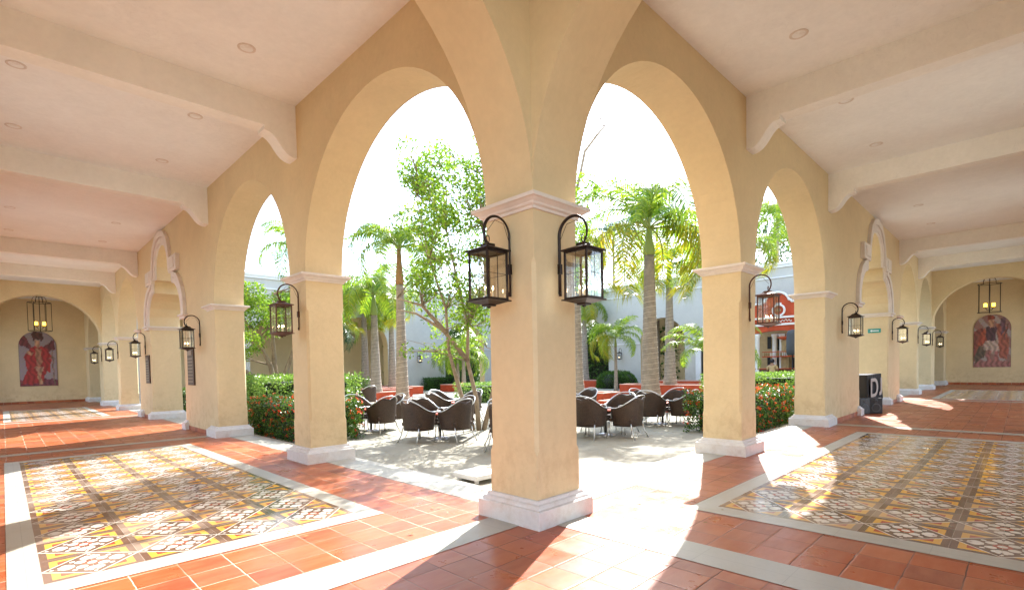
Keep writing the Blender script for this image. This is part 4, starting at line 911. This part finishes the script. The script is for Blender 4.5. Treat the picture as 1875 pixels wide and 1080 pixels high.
q = MB(); q.lathe((0, 0, 0), [(.0, .54), (.25, .54), (.262, .548), (.262, .562), (.25, .57), (0, .57)], 32, cap=False); q.build('table_top', M['tabletop'], TB)
q = MB(); q.lathe((0, 0, 0), [(.03, .03), (.028, .54)], 14); q.lathe((0, 0, 0), [(.04, .44), (.045, .47), (.04, .5)], 12); q.build('pedestal', M['blackplastic'], TB)
q = MB(); q.lathe((0, 0, 0), [(.22, 0), (.22, .02), (.05, .05), (.03, .06)], 24); q.build('base', M['chrome'], TB)
tused = [False]
def table(x, y, label):
    if not tused[0]: tused[0] = True; TB.location = (x, y, GZ); TB['label'] = label
    else: dup(TB, (x, y, GZ), 0, label)
def group(x, y, where, which='wesn', r=.58, jit=1):
    g = random.Random(int(x * 31 + y * 17)); table(x, y, 'small round orange red table %s' % where)
    D = {'w': (-1, 0, -90, 'back to the left walk'), 'e': (1, 0, 90, 'back to the bar'), 's': (0, -1, 0, 'back to the right walk'), 'n': (0, 1, 180, 'back to the left palms')}
    for c in which:
        dx, dy, a, wh = D[c]; chair(x + dx * r + g.uniform(-.03, .03), y + dy * r + g.uniform(-.03, .03), R(a + g.uniform(-7, 7)), 'wicker armchair at the table %s, %s' % (where, wh))
group(3.47, 5.97, 'nearest left of the pillar')
group(3.24, 8.5, 'by the left flowering hedge')
group(5.95, 8.5, 'behind the tree stems')
group(6.13, 3.46, 'nearest right of the pillar')
group(8.75, 3.5, 'by the right flowering hedge')
group(3.80, 3.62, 'behind the pillar')
group(7.9, 5.75, 'farther right of the pillar', 'ew')
group(7.2, 16.2, 'far off by the left planters', 'ws')
# orange posts
def post(x, y, label):
    r_ = thing('orange_post', label, 'post', (x, y, GZ), 0, 'orange posts in the court'); q = MB(); q.lathe((0, 0, 0), [(.07, 0), (.07, .72), (.05, .76), (.0, .77)], 14, cap=False); q.build('shaft', M['orange'], r_)
post(14.6, 18.5, 'orange post beside the small left planter'); post(19.6, 14.1, 'orange post left of the shaded right planter')
r_ = thing('stone_block', 'white stone foot of a parasol lying beside the corner pillar', 'parasol base', (1.28, 2.25, GZ)); q = MB(); q.box(-.25, .25, -.25, .25, .05, .12); q.build('slab', M['white'], r_, bevel=.015)
q = MB(); 
for a in (-.18, .18):
    for c in (-.18, .18): q.lathe((a, c, 0), [(.03, 0), (.03, .05)], 10)
q.build('feet', M['white'], r_)

# ---------------------------------------------------------------- red bar at the far right
bar = thing('red_bar', 'red bar front with a white ringed gable and columns behind the pale hedge', 'bar', (0, 0, 0))
X = 26.6; k_ = lambda v: v
def fb(s, t, z): return (X + t, s, z)
# measured on plane x=27.4; pulled to X about the camera
kx = (X + 3.34) / (27.4 + 3.34)
def BY(y): return -3.0 + (y + 3.0) * kx
def BZ_(z): return 1.42 + (z - 1.42) * kx
G = [(8.1, 3.45), (8.1, 4.7), (7.35, 4.7), (7.3, 4.78)] + [(6.6 + .62 * math.cos(a), 4.72 + .56 * math.sin(a)) for a in [math.pi * k / 16 for k in range(1, 16)]] + [(5.9, 4.78), (5.85, 4.7), (5.1, 4.7), (5.1, 3.45)]
q = MB(); q.prism([(BY(a), BZ_(b_)) for a, b_ in G], 0, X + .02, X + .3); q.build('gable', M['red'], bar)
q = MB(); gp = [(X - .0, BY(a), BZ_(b_)) for a, b_ in G[1:-1]]; q.tube(gp, .065, 6); q.box(X - .07, X + .2, BY(5.1), BY(8.1), BZ_(3.44), BZ_(3.55)); q.box(X - .1, X + .2, BY(5.1), BY(8.1), BZ_(3.83), BZ_(3.93)); q.build('gable_moulding', M['white'], bar)
q = MB(); q.tube([(X - .03, BY(6.5 + .30 * math.cos(a)), BZ_(4.27 + .3 * math.sin(a))) for a in [2 * math.pi * k / 32 for k in range(32)]], .055, 8, closed=True); q.box(X - .06, X + .02, BY(6.36), BY(6.64), BZ_(4.55), BZ_(4.68)); q.build('ring_emblem', M['white'], bar)
q = MB(); q.lathe((0, 0, 0), [(0, -.06), (.1, -.04), (.14, .02), (.09, .08), (.03, .12)], 10, cap=False); q.v = [(X - .03 + a * .3, BY(6.52) + b_ * 1.1, BZ_(4.25) + c) for a, b_, c in q.v]; q.build('ring_ornament', M['thatch'], bar)
q = MB(); L_ = []
for k in range(60): t = k / 59; L_.append((X - .005, BY(6.85 - 1.0 * t), BZ_(3.69) + .05 * math.sin(t * 38) + .02 * math.sin(t * 11)))
q.tube(L_, .018, 5); q.build('sign_scroll', M['white'], bar)
q = MB(); A = [(8.1, 3.45), (8.1, 2.98)] + [(8.0 - 2.9 * t, 3.0 + .17 * math.sin(math.pi * t)) for t in [k / 12 for k in range(13)]] + [(5.1, 3.45)]
q.prism([(BY(a), BZ_(b_)) for a, b_ in A], 0, X, X + .28); q.build('arched_lintel', M['red'], bar)
for yc in (7.68, 7.15, 6.78, 5.3):
    d_ = 0 if yc in (7.68, 5.3) else .9; q = MB(); q.lathe((X + .15 + d_, BY(yc) - d_ * .1, -.1), [(.16, 0), (.16, .1), (.125, .14), (.11, 2.85), (.15, 2.95), (.17, 3.08)], 14); q.build('column', M['white'], bar)
q = MB(); q.box(X + 1.25, X + 1.3, BY(5.0), BY(8.2), -.1, 3.3); q.build('back_wall', M['thatch'], bar)
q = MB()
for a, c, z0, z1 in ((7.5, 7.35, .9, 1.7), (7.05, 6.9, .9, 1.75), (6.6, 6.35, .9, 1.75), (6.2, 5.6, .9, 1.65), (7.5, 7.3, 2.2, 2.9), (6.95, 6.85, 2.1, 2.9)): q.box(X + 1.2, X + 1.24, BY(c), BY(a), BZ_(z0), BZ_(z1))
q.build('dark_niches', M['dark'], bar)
q = MB(); q.box(X + .5, X + .8, BY(5.0), BY(7.55), BZ_(1.70), BZ_(1.76)); q.box(X + .5, X + .53, BY(5.0), BY(7.55), BZ_(1.98), BZ_(2.02)); q.build('bottle_shelf', M['red'], bar)
q = MB(); q.box(X + .1, X + .55, BY(5.0), BY(7.8), .0, BZ_(1.02)); q.build('counter', M['wood'], bar); q = MB(); q.box(X + .04, X + .6, BY(5.0), BY(7.85), BZ_(1.03), BZ_(1.07)); q.build('counter_top', M['red'], bar)
ORDN = 'first second third fourth fifth sixth seventh eighth ninth tenth eleventh twelfth thirteenth fourteenth fifteenth sixteenth seventeenth eighteenth nineteenth twentieth twenty-first twenty-second'.split(); g = random.Random(4)
for k in range(22):
    yb = BY(7.45 - k * .105); col_ = ('brown', 'clear')[(k // 3) % 2]
    lab = '%s glass bottle on the bar shelf, number %d in the row' % (col_, k + 1)
    r0 = MB(); hh = .22 + .06 * g.random(); r0.lathe((0, 0, 0), [(.033, 0), (.035, hh * .6), (.012, hh * .75), (.012, hh), (.0, hh)], 8, cap=False)
    o = r0.build('bottle', M['bottle'] if col_ == 'brown' else M['bottle2'], None, loc=(X + .65, yb, BZ_(1.765))); tag(o, 'small %s glass bottle on the bar shelf, %s from the left' % (col_, ORDN[k]), 'bottle', 'bottles on the bar shelf')
r_ = thing('stone_urn', 'terracotta dish on a tan carved column inside the red bar', 'urn', (X + .95, BY(6.48), -.1)); q = MB(); q.lathe((0, 0, 0), [(.2, 0), (.16, .5), (.2, 1.4), (.17, 2.4), (.2, 2.72)], 14); q.build('column', M['thatch'], r_); q = MB(); q.lathe((0, 0, 2.72), [(.1, 0), (.36, .12), (.38, .17), (.3, .2), (.0, .2)], 20); q.build('dish', M['tabletop'], r_)
r_ = thing('folded_parasol', 'dark grey canvas column beside the red bar shelf', 'parasol', (X - .5, BY(5.72) - .05, GZ)); q = MB(); q.lathe((0, 0, 0), [(.27, 1.9), (.29, 2.2), (.28, 3.0), (.2, 3.16), (.02, 3.22)], 16); q.build('canopy', M['darkgrey'], r_); q = MB(); q.lathe((0, 0, 0), [(.25, 0), (.25, .06), (.03, .08), (.025, 1.95)], 12); q.build('pole', M['blackplastic'], r_)
# the man at the bar, seen from behind
def skinned(name, V, E_, rad, mat, parent, lv=2):
    me = bpy.data.meshes.new(name); me.from_pydata(V, E_, []); o = bpy.data.objects.new(name, me); C.objects.link(o); me.materials.append(mat); o.parent = parent
    md = o.modifiers.new('skin', 'SKIN'); md.use_smooth_shade = True; sv = me.skin_vertices[0].data if me.skin_vertices else None
    if sv is None: me.attributes.new; 
    return o, md
man = thing('person', 'man in a tan shirt seen from behind, standing at the red bar', 'person', (X - .55, BY(6.7) - .03, GZ), R(-90))
def body(name, V, E_, rad, mat, parent, root=0):
    me = bpy.data.meshes.new(name); o = bpy.data.objects.new(name, me); C.objects.link(o); bm = bmesh.new(); ly = bm.verts.layers.skin.verify(); bv = [bm.verts.new(v) for v in V]
    for v, r in zip(bv, rad): v[ly].radius = (r if isinstance(r, tuple) else (r, r))
    bv[root][ly].use_root = True
    for a, b_ in E_: bm.edges.new((bv[a], bv[b_]))
    bm.to_mesh(me); bm.free(); me.materials.append(mat); o.parent = parent; md = o.modifiers.new('skin', 'SKIN'); md.use_smooth_shade = True; sb = o.modifiers.new('sub', 'SUBSURF'); sb.levels = 2; sb.render_levels = 2; return o
# local +y is forward (towards the counter)
V = [(0, 0, .88), (0, 0, 1.05), (0, .01, 1.25), (0, .02, 1.38), (0, .03, 1.46), (0, .05, 1.55), (0, .06, 1.64), (.1, 0, .82), (.11, .02, .46), (.12, 0, .08), (.12, .14, .03), (-.1, 0, .82), (-.11, .02, .46), (-.12, 0, .08), (-.12, .14, .03), (.18, .01, 1.34), (.24, .06, 1.1), (.2, .3, 1.02), (.17, .37, 1.03), (-.18, .01, 1.34), (-.25, .05, 1.1), (-.2, .28, 1.04), (-.16, .36, 1.05)]
E_ = [(0, 1), (1, 2), (2, 3), (3, 4), (4, 5), (5, 6), (0, 7), (7, 8), (8, 9), (9, 10), (0, 11), (11, 12), (12, 13), (13, 14), (3, 15), (15, 16), (16, 17), (17, 18), (3, 19), (19, 20), (20, 21), (21, 22)]
rad = [(.15, .1), (.14, .1), (.15, .11), (.12, .09), .055, (.075, .09), (.07, .085), .085, .06, .045, .04, .085, .06, .045, .04, .06, .045, .035, .03, .06, .045, .035, .03]
body('body', V, E_, rad, M['skin'], man)
V2 = [(0, 0, .86), (0, 0, 1.05), (0, .01, 1.25), (0, .02, 1.39), (.185, .01, 1.345), (.245, .06, 1.14), (-.185, .01, 1.345), (-.255, .05, 1.14)]
body('shirt', V2, [(0, 1), (1, 2), (2, 3), (3, 4), (4, 5), (3, 6), (6, 7)], [(.17, .12), (.165, .12), (.175, .125), (.13, .10), .078, .065, .078, .065], M['tan'], man)
V3 = [(0, 0, .93), (.1, 0, .80), (.11, .02, .46), (.12, 0, .09), (-.1, 0, .80), (-.11, .02, .46), (-.12, 0, .09)]
body('trousers', V3, [(0, 1), (1, 2), (2, 3), (0, 4), (4, 5), (5, 6)], [(.155, .11), .1, .075, .06, .1, .075, .06], M['trousers'], man)
q = MB(); q.lathe((0, .03, 1.57), [(.075, -.06), (.1, .0), (.1, .07), (.07, .13), (.0, .15)], 16, cap=False); q.v = [(a, b_ * 1.1, c) for a, b_, c in q.v]; q.build('hair', M['hair'], man)

# ---------------------------------------------------------------- black draped table with letters, loudspeakers
dj = thing('draped_table', 'table under a black cloth with big pale letters in the ornate right opening', 'table', (0, 0, 0))
q = MB(); nn = 40; x0, x1, y0, y1, zt = 13.3, 15.3, -.04, .8, 1.02
path = []
for a, b_, m in (((x0, y1), (x0, y0), 10), ((x0, y0), (x1, y0), 22), ((x1, y0), (x1, y1), 10)):
    for k in range(m): t = k / m; path.append((a[0] + (b_[0] - a[0]) * t, a[1] + (b_[1] - a[1]) * t))
path.append((x1, y1)); V = []; F = []
for z, am in ((zt, 0), (.8, .3), (.5, .7), (.28, 1.0)):
    for k, (a, b_) in enumerate(path): w_ = .035 * am * math.sin(k * 1.9) + .03 * am; cx_, cy_ = (x0 + x1) / 2, (y0 + y1) / 2; V.append((a + (w_ if a > cx_ + .6 else -w_ if a < cx_ - .6 else 0), b_ - (w_ if b_ < y0 + .01 else 0), z + (.03 * math.sin(k * .7) if z < .3 else 0)))
m = len(path)
for j in range(3):
    for k in range(m - 1): F.append((j * m + k, j * m + k + 1, (j + 1) * m + k + 1, (j + 1) * m + k))
q.add(V, F, 0, True); q.add([(x0, y0, zt), (x1, y0, zt), (x1, y1, zt), (x0, y1, zt)], [(0, 1, 2, 3)]); q.build('black_cloth', M['blackcloth'], dj, False)
q = MB()
for a in (x0 + .06, x1 - .06):
    for c in (y0 + .06, y1 - .06): q.tube([(a, c, 0), (a, c, zt - .03)], .018, 7)
q.build('table_frame', M['chrome'], dj)
q = MB(); yl = y0 - .058; P = []; Q = []
for k in range(17): a = -math.pi / 2 + math.pi * k / 16; P.append((14.0 + .5 * math.cos(a), .66 + .26 * math.sin(a))); Q.append((14.0 + .28 * math.cos(a), .66 + .17 * math.sin(a)))
P = [(13.5, .40)] + P + [(13.5, .92)]; Q = [(13.68, .49)] + Q + [(13.68, .83)]
n = len(P); q.add([(a, yl, b_) for a, b_ in P] + [(a, yl, b_) for a, b_ in Q], [(k, k + 1, n + k + 1, n + k) for k in range(n - 1)] + [(n - 1, 0, n, 2 * n - 1)])
q.add([(a, yl, b_) for a, b_ in ((14.86, .92), (15.06, .92), (15.06, .5), (14.95, .41), (14.68, .41), (14.68, .5), (14.82, .52), (14.86, .56))], [tuple(range(8))]); q.build('letters', M['cardboard'], dj, False)
def speaker(x, y, z, rz, label):
    r_ = thing('loudspeaker', label, 'loudspeaker', (x, y, z), rz, 'loudspeakers by the draped table'); q = MB(); q.prism([(-.17, -.15), (.17, -.15), (.12, .15), (-.12, .15)], 2, 0, .42); q.build('cabinet', M['blackplastic'], r_, bevel=.02)
    q = MB(); q.lathe((0, 0, 0), [(.12, 0), (.11, .01), (.06, -.02), (.0, -.01)], 20, cap=False); q.v = [(a, -.153 - c, .16 + b_) for a, b_, c in q.v]; q.build('cone', M['darkgrey'], r_); q = MB(); q.lathe((0, 0, 0), [(.05, 0), (.045, .01), (.0, -.01)], 14, cap=False); q.v = [(a, -.153 - c, .345 + b_) for a, b_, c in q.v]; q.build('tweeter', M['darkgrey'], r_)
speaker(12.95, .05, 0, R(-30), 'black loudspeaker on the floor left of the black draped table'); speaker(13.25, -.18, 0, R(-50), 'black loudspeaker in front of the black draped table')

# fallen leaves and petals on the paving
rg = np.random.default_rng(77); P = []
for x0, x1, y0, y1, z, n in ((1, 9, 1, 9, GZ + .006, 420), (7, 11, .92, 1.05, GZ + .01, 60), (.62, 1.05, 6, 11, GZ + .01, 60), (-2, .2, .6, 5, .012, 26), (.6, 6, -1.2, .2, .012, 18)):
    P.append(np.stack([rg.uniform(x0, x1, n), rg.uniform(y0, y1, n), np.full(n, z)], 1))
P = np.concatenate(P); fo = leaves('fallen_leaves', P, .055, M['dryleaf'], None, 77, .5, 0); co_ = np.empty(len(fo.data.vertices) * 3); fo.data.vertices.foreach_get('co', co_); co_ = co_.reshape(-1, 4, 3)
co_[:, :, 2] = P[:, None, 2] + (co_[:, :, 2] - P[:, None, 2]) * .12 + .004; fo.data.vertices.foreach_set('co', co_.ravel()); tag(fo, kind='stuff')
